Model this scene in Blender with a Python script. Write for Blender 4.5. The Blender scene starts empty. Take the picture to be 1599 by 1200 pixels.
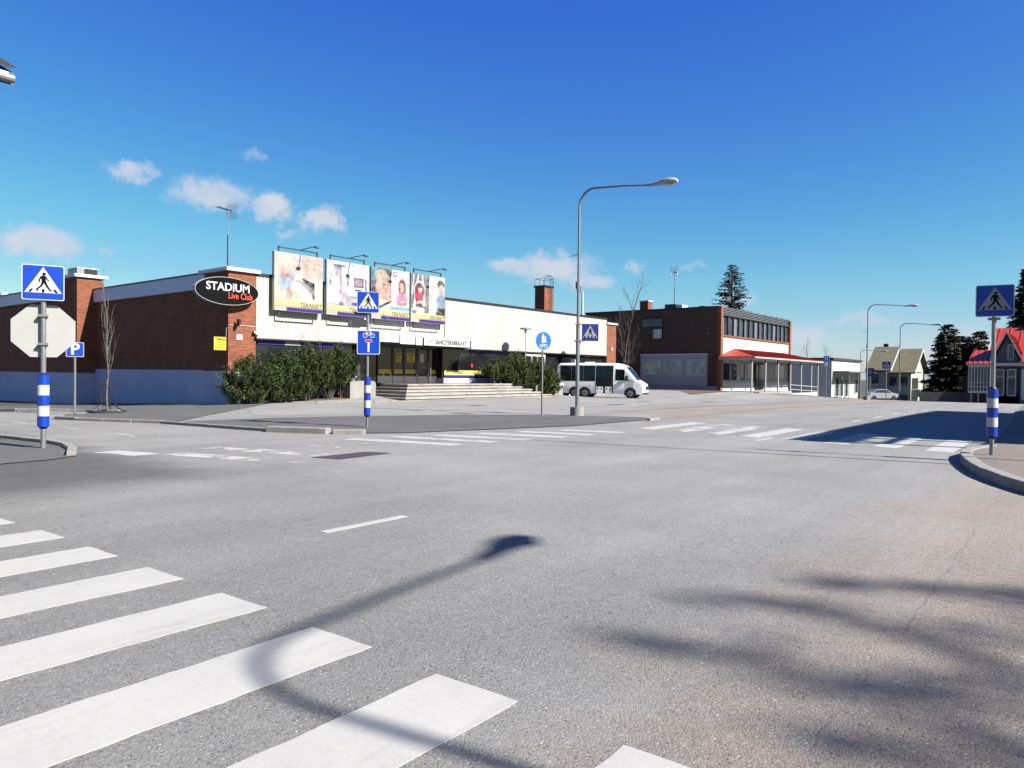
import bpy, bmesh, math, random
import numpy as np
from mathutils import Vector, Matrix
from mathutils.geometry import delaunay_2d_cdt
R = math.radians
random.seed(7)
scene = bpy.context.scene
C = scene.collection

# ------------------------------------------------------------------ camera
cam_d = bpy.data.cameras.new('camera'); cam = bpy.data.objects.new('camera', cam_d); C.objects.link(cam)
cam_d.sensor_width = 36; cam_d.lens = 25.594; cam_d.clip_start = 0.05; cam_d.clip_end = 6000
cam.matrix_world = (Matrix.Translation((0, 0, 1.47)) @ Matrix.Rotation(R(38.336 - 90), 4, 'Z')
                    @ Matrix.Rotation(R(90 - 0.789), 4, 'X') @ Matrix.Rotation(R(0.607), 4, 'Z'))
scene.camera = cam
scene.render.resolution_x = 1024; scene.render.resolution_y = 768

# ------------------------------------------------------------------ sky, sun, exposure
SUN_AZ, SUN_EL = -80.0, 38.0            # direction towards the sun (from +X, counter-clockwise)
SKY_STRENGTH = 0.05
vs = scene.view_settings
vs.view_transform = 'Standard'; vs.look = 'None'; vs.gamma = 1; vs.use_curve_mapping = False
vs.exposure = 1.65
sun_d = bpy.data.lights.new('sun', 'SUN'); sun = bpy.data.objects.new('sun', sun_d); C.objects.link(sun)
sun_d.energy = 5.0; sun_d.angle = R(0.7); sun_d.color = (1.0, 0.955, 0.89)
sd = Vector((math.cos(R(SUN_AZ)) * math.cos(R(SUN_EL)), math.sin(R(SUN_AZ)) * math.cos(R(SUN_EL)), math.sin(R(SUN_EL))))
sun.rotation_euler = sd.to_track_quat('Z', 'Y').to_euler()
sun.location = (10, -30, 40)

world = bpy.data.worlds.new('World'); scene.world = world; world.use_nodes = True
nt = world.node_tree; N = nt.nodes; L = nt.links; N.clear()
def wn(t, **k):
    n = N.new(t)
    for a, b in k.items(): setattr(n, a, b)
    return n
def wmath(op, a, b=None, clamp=False):
    n = wn('ShaderNodeMath', operation=op, use_clamp=clamp)
    for i, v in enumerate((a, b)):
        if v is None: continue
        if isinstance(v, (int, float)): n.inputs[i].default_value = v
        else: L.new(v, n.inputs[i])
    return n.outputs[0]
sky = wn('ShaderNodeTexSky', sky_type='NISHITA', sun_disc=False)
sky.sun_elevation = R(SUN_EL); sky.sun_rotation = R(90 - SUN_AZ)
sky.altitude = 100; sky.air_density = 1.0; sky.dust_density = 0.35; sky.ozone_density = 2.2
hs = wn('ShaderNodeHueSaturation'); hs.inputs['Saturation'].default_value = 1.22; hs.inputs['Value'].default_value = 1.0
L.new(sky.outputs[0], hs.inputs['Color'])
K = 0.155                                # deepen the blue: per-channel response of the clear northern sky
ss = wn('ShaderNodeSeparateColor'); L.new(hs.outputs[0], ss.inputs[0]); sc_ = wn('ShaderNodeCombineColor')
for i, (a_, g_) in enumerate(((.70, 1.22), (.76, 1.1), (.80, .37))):
    ch = wmath('MULTIPLY', wmath('POWER', wmath('MULTIPLY', ss.outputs[i], K), g_), a_)
    if i == 2: ch = wmath('MINIMUM', ch, wmath('MULTIPLY', ss.outputs[i], K * 1.24))   # the zenith stays darker
    if i == 1:                           # slightly more cyan half way down
        t_ = wmath('MULTIPLY', wmath('SUBTRACT', ch, .15), 1 / .47, clamp=True)
        ch = wmath('MULTIPLY', ch, wmath('ADD', 1.0, wmath('MULTIPLY', wmath('MULTIPLY', t_, wmath('SUBTRACT', 1.0, t_)), .68)))
    L.new(wmath('MULTIPLY', ch, 1 / K), sc_.inputs[i])
tc = wn('ShaderNodeTexCoord'); sep = wn('ShaderNodeSeparateXYZ'); L.new(tc.outputs['Generated'], sep.inputs[0])
az = wmath('MULTIPLY', wmath('ARCTAN2', sep.outputs[1], sep.outputs[0]), 180 / math.pi)
el = wmath('MULTIPLY', wmath('ARCSINE', sep.outputs[2]), 180 / math.pi)
nz = wn('ShaderNodeTexNoise'); nz.inputs['Scale'].default_value = 34; nz.inputs['Detail'].default_value = 9; nz.inputs['Roughness'].default_value = 0.66
L.new(tc.outputs['Generated'], nz.inputs['Vector'])
nsep = wn('ShaderNodeSeparateColor'); L.new(nz.outputs['Color'], nsep.inputs[0])
waz = wmath('ADD', az, wmath('MULTIPLY', wmath('SUBTRACT', nsep.outputs[0], 0.5), 4.6))
wel = wmath('ADD', el, wmath('MULTIPLY', wmath('SUBTRACT', nsep.outputs[1], 0.5), 2.9))
comb = wn('ShaderNodeCombineXYZ'); L.new(waz, comb.inputs[0]); L.new(wel, comb.inputs[1])
CLOUDS = [(66.19, 13.5, 1.52, .8, .8), (60.84, 12.5, 2.7, 1.1, .85), (56.78, 12.0, 1.7, 1.05, 1), (53.18, 11.3, 1.6, .95, .95), (55.4, 10.2, 1.3, .4, .45),
          (71.6, 8.2, 2.7, .95, .9), (67.53, 8.2, .9, .3, .4), (58.0, 15.7, .9, .35, .3), (38.3, 8.45, 2.2, .85, .8), (35.3, 8.3, 3.1, 1.15, 1),
          (32.5, 7.3, 1.9, .8, .85), (28.8, 8.34, .6, .5, .6), (16.4, 2.9, 1.7, .9, .8), (21.3, 5.7, 1.3, .5, .5), (6.4, 2.9, 1.4, .7, .6), (24.6, 8.3, 1.1, .3, .3),
          (12.6, 4.2, 2.4, .45, .45), (9.5, 1.8, 4, .6, .5),
          (95, 9, 4, 1.4, .9), (110, 14, 3, 1.2, .8), (135, 7, 5, 1.3, .9), (160, 10, 3, 1.2, .8), (-20, 8, 4, 1.2, .9), (-45, 12, 3, 1.1, .8), (-70, 7, 5, 1.2, .8), (-110, 9, 4, 1.4, .9), (-150, 8, 4, 1.2, .8)]
acc = None
for a, e, wa, we, op in CLOUDS:
    sb = wn('ShaderNodeVectorMath', operation='SUBTRACT'); L.new(comb.outputs[0], sb.inputs[0]); sb.inputs[1].default_value = (a, e, 0)
    ml = wn('ShaderNodeVectorMath', operation='MULTIPLY'); L.new(sb.outputs[0], ml.inputs[0]); ml.inputs[1].default_value = (1 / (wa * 1.32), 1 / (we * 1.35), 0)
    ln = wn('ShaderNodeVectorMath', operation='LENGTH'); L.new(ml.outputs[0], ln.inputs[0])
    m = wn('ShaderNodeMapRange', interpolation_type='SMOOTHSTEP'); L.new(ln.outputs['Value'], m.inputs[0])
    m.inputs[1].default_value = 0.98; m.inputs[2].default_value = 0.3; m.inputs[3].default_value = 0; m.inputs[4].default_value = op
    acc = m.outputs[0] if acc is None else wmath('MAXIMUM', acc, m.outputs[0])
acc = wmath('MULTIPLY', acc, wmath('ADD', wmath('MULTIPLY', nsep.outputs[2], 1.1), 0.4), clamp=True)
mix = wn('ShaderNodeMix', data_type='RGBA'); L.new(acc, mix.inputs[0]); L.new(sc_.outputs[0], mix.inputs[6]); mix.inputs[7].default_value = (.63 / K, .68 / K, .78 / K, 1)
bg = wn('ShaderNodeBackground'); bg.inputs[1].default_value = SKY_STRENGTH
L.new(mix.outputs[2], bg.inputs[0]); out = wn('ShaderNodeOutputWorld'); L.new(bg.outputs[0], out.inputs[0])

# ------------------------------------------------------------------ material helpers
MATS = {}
ALB = .42                                # exposure is set for the shade: keep sunlit paint inside the range
def _new(name):
    m = bpy.data.materials.new(name); m.use_nodes = True; MATS[name] = m
    nt = m.node_tree; b = nt.nodes['Principled BSDF']
    return m, nt, nt.nodes, nt.links, b
def _math(nt, op, a, b=None, clamp=False):
    n = nt.nodes.new('ShaderNodeMath'); n.operation = op; n.use_clamp = clamp
    for i, v in enumerate((a, b)):
        if v is None: continue
        if isinstance(v, (int, float)): n.inputs[i].default_value = v
        else: nt.links.new(v, n.inputs[i])
    return n.outputs[0]
def _noise(nt, vec, scale, detail=4, rough=.55, sc=None):
    n = nt.nodes.new('ShaderNodeTexNoise'); n.inputs['Scale'].default_value = scale; n.inputs['Detail'].default_value = detail; n.inputs['Roughness'].default_value = rough
    if sc:
        mp = nt.nodes.new('ShaderNodeMapping'); mp.inputs['Scale'].default_value = sc; nt.links.new(vec, mp.inputs[0]); vec = mp.outputs[0]
    nt.links.new(vec, n.inputs['Vector']); return n.outputs[0]
def _mixc(nt, f, a, b, blend='MIX'):
    n = nt.nodes.new('ShaderNodeMix'); n.data_type = 'RGBA'; n.blend_type = blend
    for i, v in ((0, f), (6, a), (7, b)):
        if isinstance(v, (int, float)): n.inputs[i].default_value = v
        elif isinstance(v, tuple): n.inputs[i].default_value = (*v[:3], 1)
        else: nt.links.new(v, n.inputs[i])
    return n.outputs[2]
def _range(nt, v, a, b, c=0, d=1, smooth=True):
    n = nt.nodes.new('ShaderNodeMapRange'); n.interpolation_type = 'SMOOTHSTEP' if smooth else 'LINEAR'
    nt.links.new(v, n.inputs[0])
    for i, x in enumerate((a, b, c, d)): n.inputs[i + 1].default_value = x
    return n.outputs[0]
def _bump(nt, b, h, strength, dist):
    n = nt.nodes.new('ShaderNodeBump'); n.inputs['Strength'].default_value = strength; n.inputs['Distance'].default_value = dist
    nt.links.new(h, n.inputs['Height']); nt.links.new(n.outputs[0], b.inputs['Normal'])
def scale_col(nt, col, f):            # colour times a scalar socket
    n = nt.nodes.new('ShaderNodeVectorMath'); n.operation = 'SCALE'
    if isinstance(col, tuple): n.inputs[0].default_value = col[:3]
    else: nt.links.new(col, n.inputs[0])
    nt.links.new(f, n.inputs['Scale']); return n.outputs[0]
def mat(name, col, rough=.6, var=.14, scale=3.0, metal=0, spec=.4, bump=0, bscale=30, coat=0, stain=0, sc=None, emit=0):
    if name in MATS: return MATS[name]
    m, nt, NN, LL, b = _new(name); col = tuple(x * ALB for x in col)
    t = NN.new('ShaderNodeTexCoord').outputs['Object']
    n = _noise(nt, t, scale, 5, .6, sc)
    f = _range(nt, n, .25, .75, 1 - var, 1 + var, False)
    c = scale_col(nt, col, f)
    if stain:
        s = _noise(nt, t, scale * .35, 6, .7, (1, 1, .35))
        c = _mixc(nt, _range(nt, s, .52, .72, 0, stain), c, tuple(x * .45 for x in col))
    LL.new(c, b.inputs['Base Color'])
    b.inputs['Roughness'].default_value = rough; b.inputs['Metallic'].default_value = metal
    b.inputs['Specular IOR Level'].default_value = spec; b.inputs['Coat Weight'].default_value = coat
    if bump: _bump(nt, b, _noise(nt, t, bscale, 4), bump, .01)
    return m
def glass(name, col=(.007, .008, .009), rough=.04, spec=.36, var=.5):
    if name in MATS: return MATS[name]
    m, nt, NN, LL, b = _new(name)
    t = NN.new('ShaderNodeTexCoord').outputs['Object']
    n = _noise(nt, t, 1.1, 5, .65)
    LL.new(scale_col(nt, col, _range(nt, n, .3, .7, 1 - var, 1 + var * 1.6, False)), b.inputs['Base Color'])
    b.inputs['Roughness'].default_value = rough; b.inputs['Specular IOR Level'].default_value = spec
    _bump(nt, b, _noise(nt, t, .7, 2), .05, .05)
    return m
def brick(name, c1, c2, mortar, bw=.27, bh=.077, ms=.011, dark=0):
    m, nt, NN, LL, b = _new(name)
    uv = NN.new('ShaderNodeUVMap').outputs[0]
    c1, c2, mortar = [tuple(x * ALB for x in c) for c in (c1, c2, mortar)]
    br = NN.new('ShaderNodeTexBrick'); LL.new(uv, br.inputs['Vector']); br.offset = .5
    br.inputs['Color1'].default_value = (*c1, 1); br.inputs['Color2'].default_value = (*c2, 1); br.inputs['Mortar'].default_value = (*mortar, 1)
    br.inputs['Scale'].default_value = 1; br.inputs['Brick Width'].default_value = bw; br.inputs['Row Height'].default_value = bh
    br.inputs['Mortar Size'].default_value = ms; br.inputs['Mortar Smooth'].default_value = .2; br.inputs['Bias'].default_value = 0
    n = _noise(nt, uv, 1.3, 6, .65); n2 = _noise(nt, uv, 9, 3)
    f = _math(nt, 'ADD', _range(nt, n, .25, .75, .72, 1.22, False), _range(nt, n2, .3, .7, -.14, .14, False))
    LL.new(scale_col(nt, br.outputs['Color'], f), b.inputs['Base Color'])
    b.inputs['Roughness'].default_value = .85; b.inputs['Specular IOR Level'].default_value = .25
    _bump(nt, b, _math(nt, 'SUBTRACT', 1.0, br.outputs['Fac']), .7, .008)
    return m
def asphalt(name, base, sand=0.0, contrast=1.0, tracks=.12, sand_col=(.175, .145, .118), seam=False):
    m, nt, NN, LL, b = _new(name)
    g = NN.new('ShaderNodeNewGeometry').outputs['Position']
    vo = NN.new('ShaderNodeTexVoronoi'); vo.inputs['Scale'].default_value = 105; LL.new(g, vo.inputs['Vector'])
    sc = NN.new('ShaderNodeSeparateColor'); LL.new(vo.outputs['Color'], sc.inputs[0])
    st = sc.outputs[0]
    fine = _noise(nt, g, 210, 3, .7); mid = _noise(nt, g, 9, 5, .7); big = _noise(nt, g, .42, 6, .62); trk = _noise(nt, g, 1.0, 5, .6, (.06, .9, 1))
    f = _math(nt, 'ADD', _range(nt, st, 0, 1, -.27 * contrast, .27 * contrast, False), _range(nt, fine, .2, .8, -.3 * contrast, .3 * contrast, False))
    # a few pale stones and dark holes
    f = _math(nt, 'ADD', f, _range(nt, sc.outputs[1], .97, .99, 0, .8 * contrast))
    f = _math(nt, 'SUBTRACT', f, _range(nt, sc.outputs[2], .95, .98, 0, .5 * contrast))
    f = _math(nt, 'ADD', f, _range(nt, mid, .25, .75, -.1, .1, False))
    f = _math(nt, 'ADD', f, _range(nt, big, .3, .7, -.13, .13, False))
    f = _math(nt, 'ADD', f, _range(nt, trk, .3, .7, -tracks, tracks, False))
    f = _math(nt, 'MAXIMUM', _math(nt, 'ADD', f, 1.0), .15)
    col = base
    if sand:
        sp = NN.new('ShaderNodeSeparateXYZ'); LL.new(g, sp.inputs[0])
        d = _math(nt, 'ADD', sp.outputs[1], _range(nt, _noise(nt, g, .8, 6, .65), .2, .8, -.8, .8, False))
        mk = _math(nt, 'MULTIPLY', _range(nt, d, 2.2, .7), _range(nt, sp.outputs[0], 24, 17))
        mk = _math(nt, 'MULTIPLY', mk, _range(nt, _noise(nt, g, 3.1, 5, .7), .25, .6, .35, 1))
        # sandy shoulder on the far side of the main road
        d2 = _math(nt, 'ADD', sp.outputs[1], _range(nt, _noise(nt, g, .5, 6, .65), .2, .8, -.9, .9, False))
        mk2 = _math(nt, 'MULTIPLY', _math(nt, 'MULTIPLY', _range(nt, d2, 9.6, 11.2), _range(nt, d2, 16, 14)), _range(nt, sp.outputs[0], 22, 26))
        mk = _math(nt, 'MAXIMUM', mk, _math(nt, 'MULTIPLY', mk2, .75))
        col = _mixc(nt, _math(nt, 'MULTIPLY', mk, sand), base, sand_col)
        if seam:
            # old saw-cut joint that wanders towards the kerb
            ln = _math(nt, 'ADD', sp.outputs[1], _math(nt, 'ADD', _range(nt, _noise(nt, g, 2.2, 4), .2, .8, -.06, .06, False), -.83))
            ln = _math(nt, 'ABSOLUTE', ln)
            mk3 = _math(nt, 'MULTIPLY', _range(nt, ln, .010, .003), _range(nt, _noise(nt, g, 1.7, 3), .45, .55))
            mk3 = _math(nt, 'MULTIPLY', mk3, _range(nt, sp.outputs[0], 11.2, 10.8))
            col = _mixc(nt, _math(nt, 'MULTIPLY', mk3, .38), col, (.06, .055, .05))
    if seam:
        # view-angle shading put into the colour: road darker round the near crossing
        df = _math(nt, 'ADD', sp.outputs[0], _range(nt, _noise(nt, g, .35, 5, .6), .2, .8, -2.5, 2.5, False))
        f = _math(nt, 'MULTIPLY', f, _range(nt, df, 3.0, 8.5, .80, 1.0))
        # dark footway asphalt that feathers out over the corner on the left
        wob = _range(nt, _noise(nt, g, .9, 6, .65), .2, .8, -.45, .45, False)
        cx = _range(nt, _math(nt, 'ADD', sp.outputs[0], wob), 6.3, 4.9); cy = _range(nt, _math(nt, 'ADD', sp.outputs[1], wob), 8.9, 10.6)
        f = _math(nt, 'MULTIPLY', f, _math(nt, 'SUBTRACT', 1.0, _math(nt, 'MULTIPLY', _math(nt, 'MULTIPLY', cx, cy), .55)))
    LL.new(scale_col(nt, col, f), b.inputs['Base Color'])
    b.inputs['Roughness'].default_value = .82; b.inputs['Specular IOR Level'].default_value = .3
    h = _math(nt, 'ADD', _math(nt, 'MULTIPLY', vo.outputs['Distance'], -1.0), _math(nt, 'MULTIPLY', fine, .5))
    _bump(nt, b, h, .55, .006)
    return m
def paint(name, wear):
    m, nt, NN, LL, b = _new(name)
    g = NN.new('ShaderNodeNewGeometry').outputs['Position']
    n = _noise(nt, g, 1.6, 8, .72); n2 = _noise(nt, g, 60, 3, .6); big = _noise(nt, g, .7, 3)
    rib = NN.new('ShaderNodeTexWave'); rib.wave_type = 'BANDS'; rib.bands_direction = 'X'; rib.inputs['Scale'].default_value = 4.2
    rib.inputs['Distortion'].default_value = 1.2; rib.inputs['Detail'].default_value = 3; LL.new(g, rib.inputs['Vector'])
    v = _math(nt, 'ADD', _range(nt, n, .2, .8, .86, 1.08, False), _range(nt, n2, .2, .8, -.05, .05, False))
    v = _math(nt, 'SUBTRACT', v, _math(nt, 'MULTIPLY', _range(nt, rib.outputs['Fac'], .8, 1), .015))
    LL.new(scale_col(nt, (.67 * ALB, .66 * ALB, .62 * ALB), v), b.inputs['Base Color'])
    dirt = _range(nt, _noise(nt, g, 1.3, 7, .7, (.35, 2.2, 1)), .5, .75, 0, .28)
    v = _math(nt, 'MULTIPLY', v, _math(nt, 'SUBTRACT', 1.0, dirt))
    LL.new(scale_col(nt, (.68 * ALB, .67 * ALB, .63 * ALB), v), b.inputs['Base Color'])
    b.inputs['Roughness'].default_value = .7; b.inputs['Specular IOR Level'].default_value = .25
    _bump(nt, b, _math(nt, 'ADD', n2, _noise(nt, g, 18, 4, .7)), .15, .006)
    tr = NN.new('ShaderNodeBsdfTransparent'); mx = NN.new('ShaderNodeMixShader')
    k = _math(nt, 'ADD', _math(nt, 'MULTIPLY', n, .7), _math(nt, 'MULTIPLY', _noise(nt, g, 45, 4, .7), .3))
    lo = {0: .335, 1: .44, 2: .53}[wear]
    LL.new(_range(nt, k, lo - .03, lo + .05), mx.inputs[0]); LL.new(tr.outputs[0], mx.inputs[1]); LL.new(b.outputs[0], mx.inputs[2])
    LL.new(mx.outputs[0], NN['Material Output'].inputs[0])
    return m
def print_mat(name):
    m, nt, NN, LL, b = _new(name)
    a = NN.new('ShaderNodeVertexColor'); a.layer_name = 'print'
    h = NN.new('ShaderNodeVectorMath'); h.operation = 'SCALE'; LL.new(a.outputs[0], h.inputs[0]); h.inputs['Scale'].default_value = .31
    LL.new(h.outputs[0], b.inputs['Base Color']); b.inputs['Roughness'].default_value = .45; b.inputs['Specular IOR Level'].default_value = .3
    return m
def leafmat(name, col, var=.5, rough=.6):
    m, nt, NN, LL, b = _new(name)
    g = NN.new('ShaderNodeNewGeometry'); t = NN.new('ShaderNodeTexCoord').outputs['Object']
    n = _noise(nt, t, 2.3, 3)
    f = _math(nt, 'MULTIPLY', _range(nt, g.outputs['Random Per Island'], 0, 1, 1 - var, 1 + var, False), _range(nt, n, .3, .7, .7, 1.3, False))
    LL.new(scale_col(nt, col, f), b.inputs['Base Color']); b.inputs['Roughness'].default_value = rough; b.inputs['Specular IOR Level'].default_value = .2
    return m

# ------------------------------------------------------------------ terrain height
def lerp_tab(x, tab):
    if x <= tab[0][0]: return tab[0][1]
    for (a, u), (b, v) in zip(tab, tab[1:]):
        if x <= b: return u + (v - u) * (x - a) / (b - a)
    return tab[-1][1]
def sst(a, b, x):
    t = min(1, max(0, (x - a) / (b - a))); return t * t * (3 - 2 * t)
GX = [(34, 0), (45, -.14), (65, -.36), (80, -.72), (100, -1.5), (140, -3.6), (220, -6), (400, -8)]
GT = [(47, 0), (60, .5), (68, .42), (82, .25), (95, 0)]
GYL = [(29, 0), (31, -.1), (45, -.56), (60, -1.0), (120, -2.5)]
def gz(x, y):
    z = lerp_tab(x, GX)
    z += sst(17.5, 25, y) * lerp_tab(x, GT)
    z += lerp_tab(y, GYL) * (1 - sst(17, 22, x))
    z += .3 * sst(20, 26, x) * sst(27.8, 31, y) * (1 - sst(40, 46, x))
    return z

# ------------------------------------------------------------------ mesh builder
def thing(name, label, cat, loc=(0, 0, 0), rz=0, group=None):
    o = bpy.data.objects.new(name, None); C.objects.link(o); o.location = loc; o.rotation_euler = (0, 0, rz); o.empty_display_size = .3
    tag(o, label, cat, group); return o
def tag(o, label=None, cat=None, group=None, kind=None):
    if label: o['label'] = label
    if cat: o['category'] = cat
    if group: o['group'] = group
    if kind: o['kind'] = kind
    return o
def copy_tree(o, parent=None):
    c = o.copy(); C.objects.link(c); c.parent = parent
    if parent: c.matrix_parent_inverse = o.matrix_parent_inverse.copy()
    for ch in list(o.children): copy_tree(ch, c)
    return c
class MB:
    def __init__(s): s.v = []; s.f = []
    def add(s, vs, fs):
        n = len(s.v); s.v += [tuple(p) for p in vs]; s.f += [tuple(i + n for i in f) for f in fs]; return s
    def box(s, x0, x1, y0, y1, z0, z1, m=None):
        p = [(x0, y0, z0), (x1, y0, z0), (x1, y1, z0), (x0, y1, z0), (x0, y0, z1), (x1, y0, z1), (x1, y1, z1), (x0, y1, z1)]
        if m is not None: p = [m @ Vector(q) for q in p]
        return s.add(p, [(0, 3, 2, 1), (4, 5, 6, 7), (0, 1, 5, 4), (1, 2, 6, 5), (2, 3, 7, 6), (3, 0, 4, 7)])
    def cyl(s, p0, p1, r0, r1=None, n=10, cap=True):
        return s.tube([p0, p1], [r0, r0 if r1 is None else r1], n, cap)
    def tube(s, pts, rad, n=8, cap=True):
        pts = [Vector(p) for p in pts]
        if isinstance(rad, (int, float)): rad = [rad] * len(pts)
        d0 = (pts[1] - pts[0]).normalized(); up = Vector((0, 0, 1)) if abs(d0.z) < .9 else Vector((1, 0, 0))
        a = d0.cross(up).normalized(); vs = []
        for i, p in enumerate(pts):
            d = (pts[min(i + 1, len(pts) - 1)] - pts[max(i - 1, 0)]).normalized()
            a = (a - d * a.dot(d)).normalized(); b = d.cross(a)
            vs += [p + (a * math.cos(2 * math.pi * k / n) + b * math.sin(2 * math.pi * k / n)) * rad[i] for k in range(n)]
        fs = [(i * n + k, i * n + (k + 1) % n, (i + 1) * n + (k + 1) % n, (i + 1) * n + k) for i in range(len(pts) - 1) for k in range(n)]
        if cap: fs += [tuple(range(n - 1, -1, -1)), tuple(range((len(pts) - 1) * n, len(pts) * n))]
        return s.add(vs, fs)
    def prism(s, poly, axis, a, b):         # 2D polygon (ccw) extruded along axis from a to b; axis x: (y,z) y: (x,z) z: (x,y)
        def P(p, t): return {'x': (t, p[0], p[1]), 'y': (p[0], t, p[1]), 'z': (p[0], p[1], t)}[axis]
        n = len(poly)
        return s.add([P(p, a) for p in poly] + [P(p, b) for p in poly],
                     [tuple(range(n - 1, -1, -1)), tuple(range(n, 2 * n))] + [(i, (i + 1) % n, n + (i + 1) % n, n + i) for i in range(n)])
    def quad(s, *p): return s.add(p, [tuple(range(len(p)))])
    def build(s, name, m, parent=None, smooth=False, bevel=0, off=None, kind=None, label=None, weld=False):
        me = bpy.data.meshes.new(name)
        v = s.v
        if off is not None: v = [(p[0] - off[0], p[1] - off[1], p[2] - off[2]) for p in v]
        me.from_pydata(v, [], s.f); me.update()
        if bevel or weld or len(s.f) < 60000:
            bm = bmesh.new(); bm.from_mesh(me)
            if weld: bmesh.ops.remove_doubles(bm, verts=bm.verts, dist=1e-4)
            if len(s.f) < 4000: bmesh.ops.recalc_face_normals(bm, faces=bm.faces)
            if bevel: bmesh.ops.bevel(bm, geom=bm.edges[:], offset=bevel, segments=2, affect='EDGES', profile=.6)
            bm.to_mesh(me); bm.free()
        uv_metres(me)
        if smooth:
            me.polygons.foreach_set('use_smooth', [True] * len(me.polygons))
            try: me.set_sharp_from_angle(angle=R(38))
            except Exception: pass
        if m: me.materials.append(m)
        o = bpy.data.objects.new(name, me); C.objects.link(o)
        if parent: o.parent = parent
        tag(o, label, None, None, kind)
        return o
def uv_metres(me):
    nl = len(me.loops)
    if not nl: return
    uv = me.uv_layers.new(name='uv')
    co = np.empty(len(me.vertices) * 3); me.vertices.foreach_get('co', co); co = co.reshape(-1, 3)
    li = np.empty(nl, dtype=np.int64); me.loops.foreach_get('vertex_index', li)
    nr = np.empty(len(me.polygons) * 3); me.polygons.foreach_get('normal', nr); nr = np.abs(nr.reshape(-1, 3))
    lt = np.empty(len(me.polygons), dtype=np.int64); me.polygons.foreach_get('loop_total', lt)
    ax = np.repeat(nr.argmax(1), lt); p = co[li]
    u = np.where(ax == 0, p[:, 1], p[:, 0]); w = np.where(ax == 2, p[:, 1], p[:, 2])
    uv.data.foreach_set('uv', np.stack([u, w], 1).ravel())
def sheet(name, poly, dz, m, res=4.0, parent=None, kind='structure', label=None, fn=gz):
    """a sheet that follows the ground; poly is ccw (x, y)"""
    pts = []
    for (a, b) in zip(poly, poly[1:] + poly[:1]):
        n = max(1, int(math.dist(a, b) / res))
        pts += [(a[0] + (b[0] - a[0]) * i / n, a[1] + (b[1] - a[1]) * i / n) for i in range(n)]
    nb = len(pts); face = [list(range(nb))]
    xs = [p[0] for p in poly]; ys = [p[1] for p in poly]
    def inside(x, y):
        c = False
        for (a, b) in zip(poly, poly[1:] + poly[:1]):
            if (a[1] > y) != (b[1] > y) and x < (b[0] - a[0]) * (y - a[1]) / (b[1] - a[1]) + a[0]: c = not c
        return c
    x = min(xs) + res / 2
    while x < max(xs):
        y = min(ys) + res / 2
        while y < max(ys):
            if inside(x, y): pts.append((x, y))
            y += res
        x += res
    r = delaunay_2d_cdt([Vector(p) for p in pts], [], face, 1, 1e-5)
    mb = MB(); mb.add([(p.x, p.y, fn(p.x, p.y) + dz) for p in r[0]], [tuple(f) for f in r[2]])
    me_o = mb.build(name, m, parent)
    for p in me_o.data.polygons:
        if p.normal.z < 0:
            me_o.data.flip_normals(); break
    if parent is None: tag(me_o, kind=kind, label=label)
    return me_o
def text(s, size, m, parent, mtx, name='lettering', sx=1.0, bold=0.0, shear=0.0, align='CENTER', depth=.004):
    cu = bpy.data.curves.new('t', 'FONT'); cu.body = s; cu.size = size; cu.offset = bold * size; cu.shear = shear; cu.extrude = depth / 2
    cu.align_x = align; cu.align_y = 'CENTER'; cu.resolution_u = 3
    o = bpy.data.objects.new('t', cu); C.objects.link(o)
    dg = bpy.context.evaluated_depsgraph_get(); me = bpy.data.meshes.new_from_object(o.evaluated_get(dg)); bpy.data.objects.remove(o)
    me.transform(mtx @ Matrix.Diagonal((sx, 1, 1, 1)))
    me.materials.clear(); me.materials.append(m)
    t = bpy.data.objects.new(name, me); C.objects.link(t); t.parent = parent
    return t
def face_mtx(x, y, z):                 # text plane facing -Y, reading along +X
    return Matrix.Translation((x, y, z)) @ Matrix.Rotation(R(90), 4, 'X')
class Flat:
    """flat pictogram pieces in the x/z plane, facing -y, each piece a hair in front of the last"""
    def __init__(s, y=0): s.mb = MB(); s.y = y; s.k = 0
    def poly(s, pts):
        s.k += 1; y = s.y - s.k * .00025; s.mb.quad(*[(p[0], y, p[1]) for p in pts]); return s
    def line(s, a, b, w0, w1=None):
        w1 = w0 if w1 is None else w1; d = Vector((b[0] - a[0], b[1] - a[1])).normalized(); n = (-d.y, d.x)
        return s.poly([(a[0] - n[0] * w0 / 2, a[1] - n[1] * w0 / 2), (b[0] - n[0] * w1 / 2, b[1] - n[1] * w1 / 2), (b[0] + n[0] * w1 / 2, b[1] + n[1] * w1 / 2), (a[0] + n[0] * w0 / 2, a[1] + n[1] * w0 / 2)])
    def disc(s, cx, cy, r, n=18, ry=None):
        ry = r if ry is None else ry
        return s.poly([(cx + r * math.cos(2 * math.pi * i / n), cy + ry * math.sin(2 * math.pi * i / n)) for i in range(n)])
    def ring(s, cx, cy, r, w, n=20):
        s.k += 1; y = s.y - s.k * .00025
        vs = [(cx + q * math.cos(2 * math.pi * i / n), y, cy + q * math.sin(2 * math.pi * i / n)) for i in range(n) for q in (r - w, r)]
        s.mb.add(vs, [(2 * i, 2 * i + 1, (2 * i + 3) % (2 * n), (2 * i + 2) % (2 * n)) for i in range(n)]); return s
    def build(s, name, m, parent): 
        o = s.mb.build(name, m, parent)
        return o
def rrect(w, h, r, n=4, cx=0, cy=0):
    p = []
    for (sx, sy, a0) in ((1, -1, -90), (1, 1, 0), (-1, 1, 90), (-1, -1, 180)):
        for i in range(n + 1):
            a = R(a0 + 90 * i / n); p.append((cx + sx * (w / 2 - r) + r * math.cos(a), cy + sy * (h / 2 - r) + r * math.sin(a)))
    return p
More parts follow.
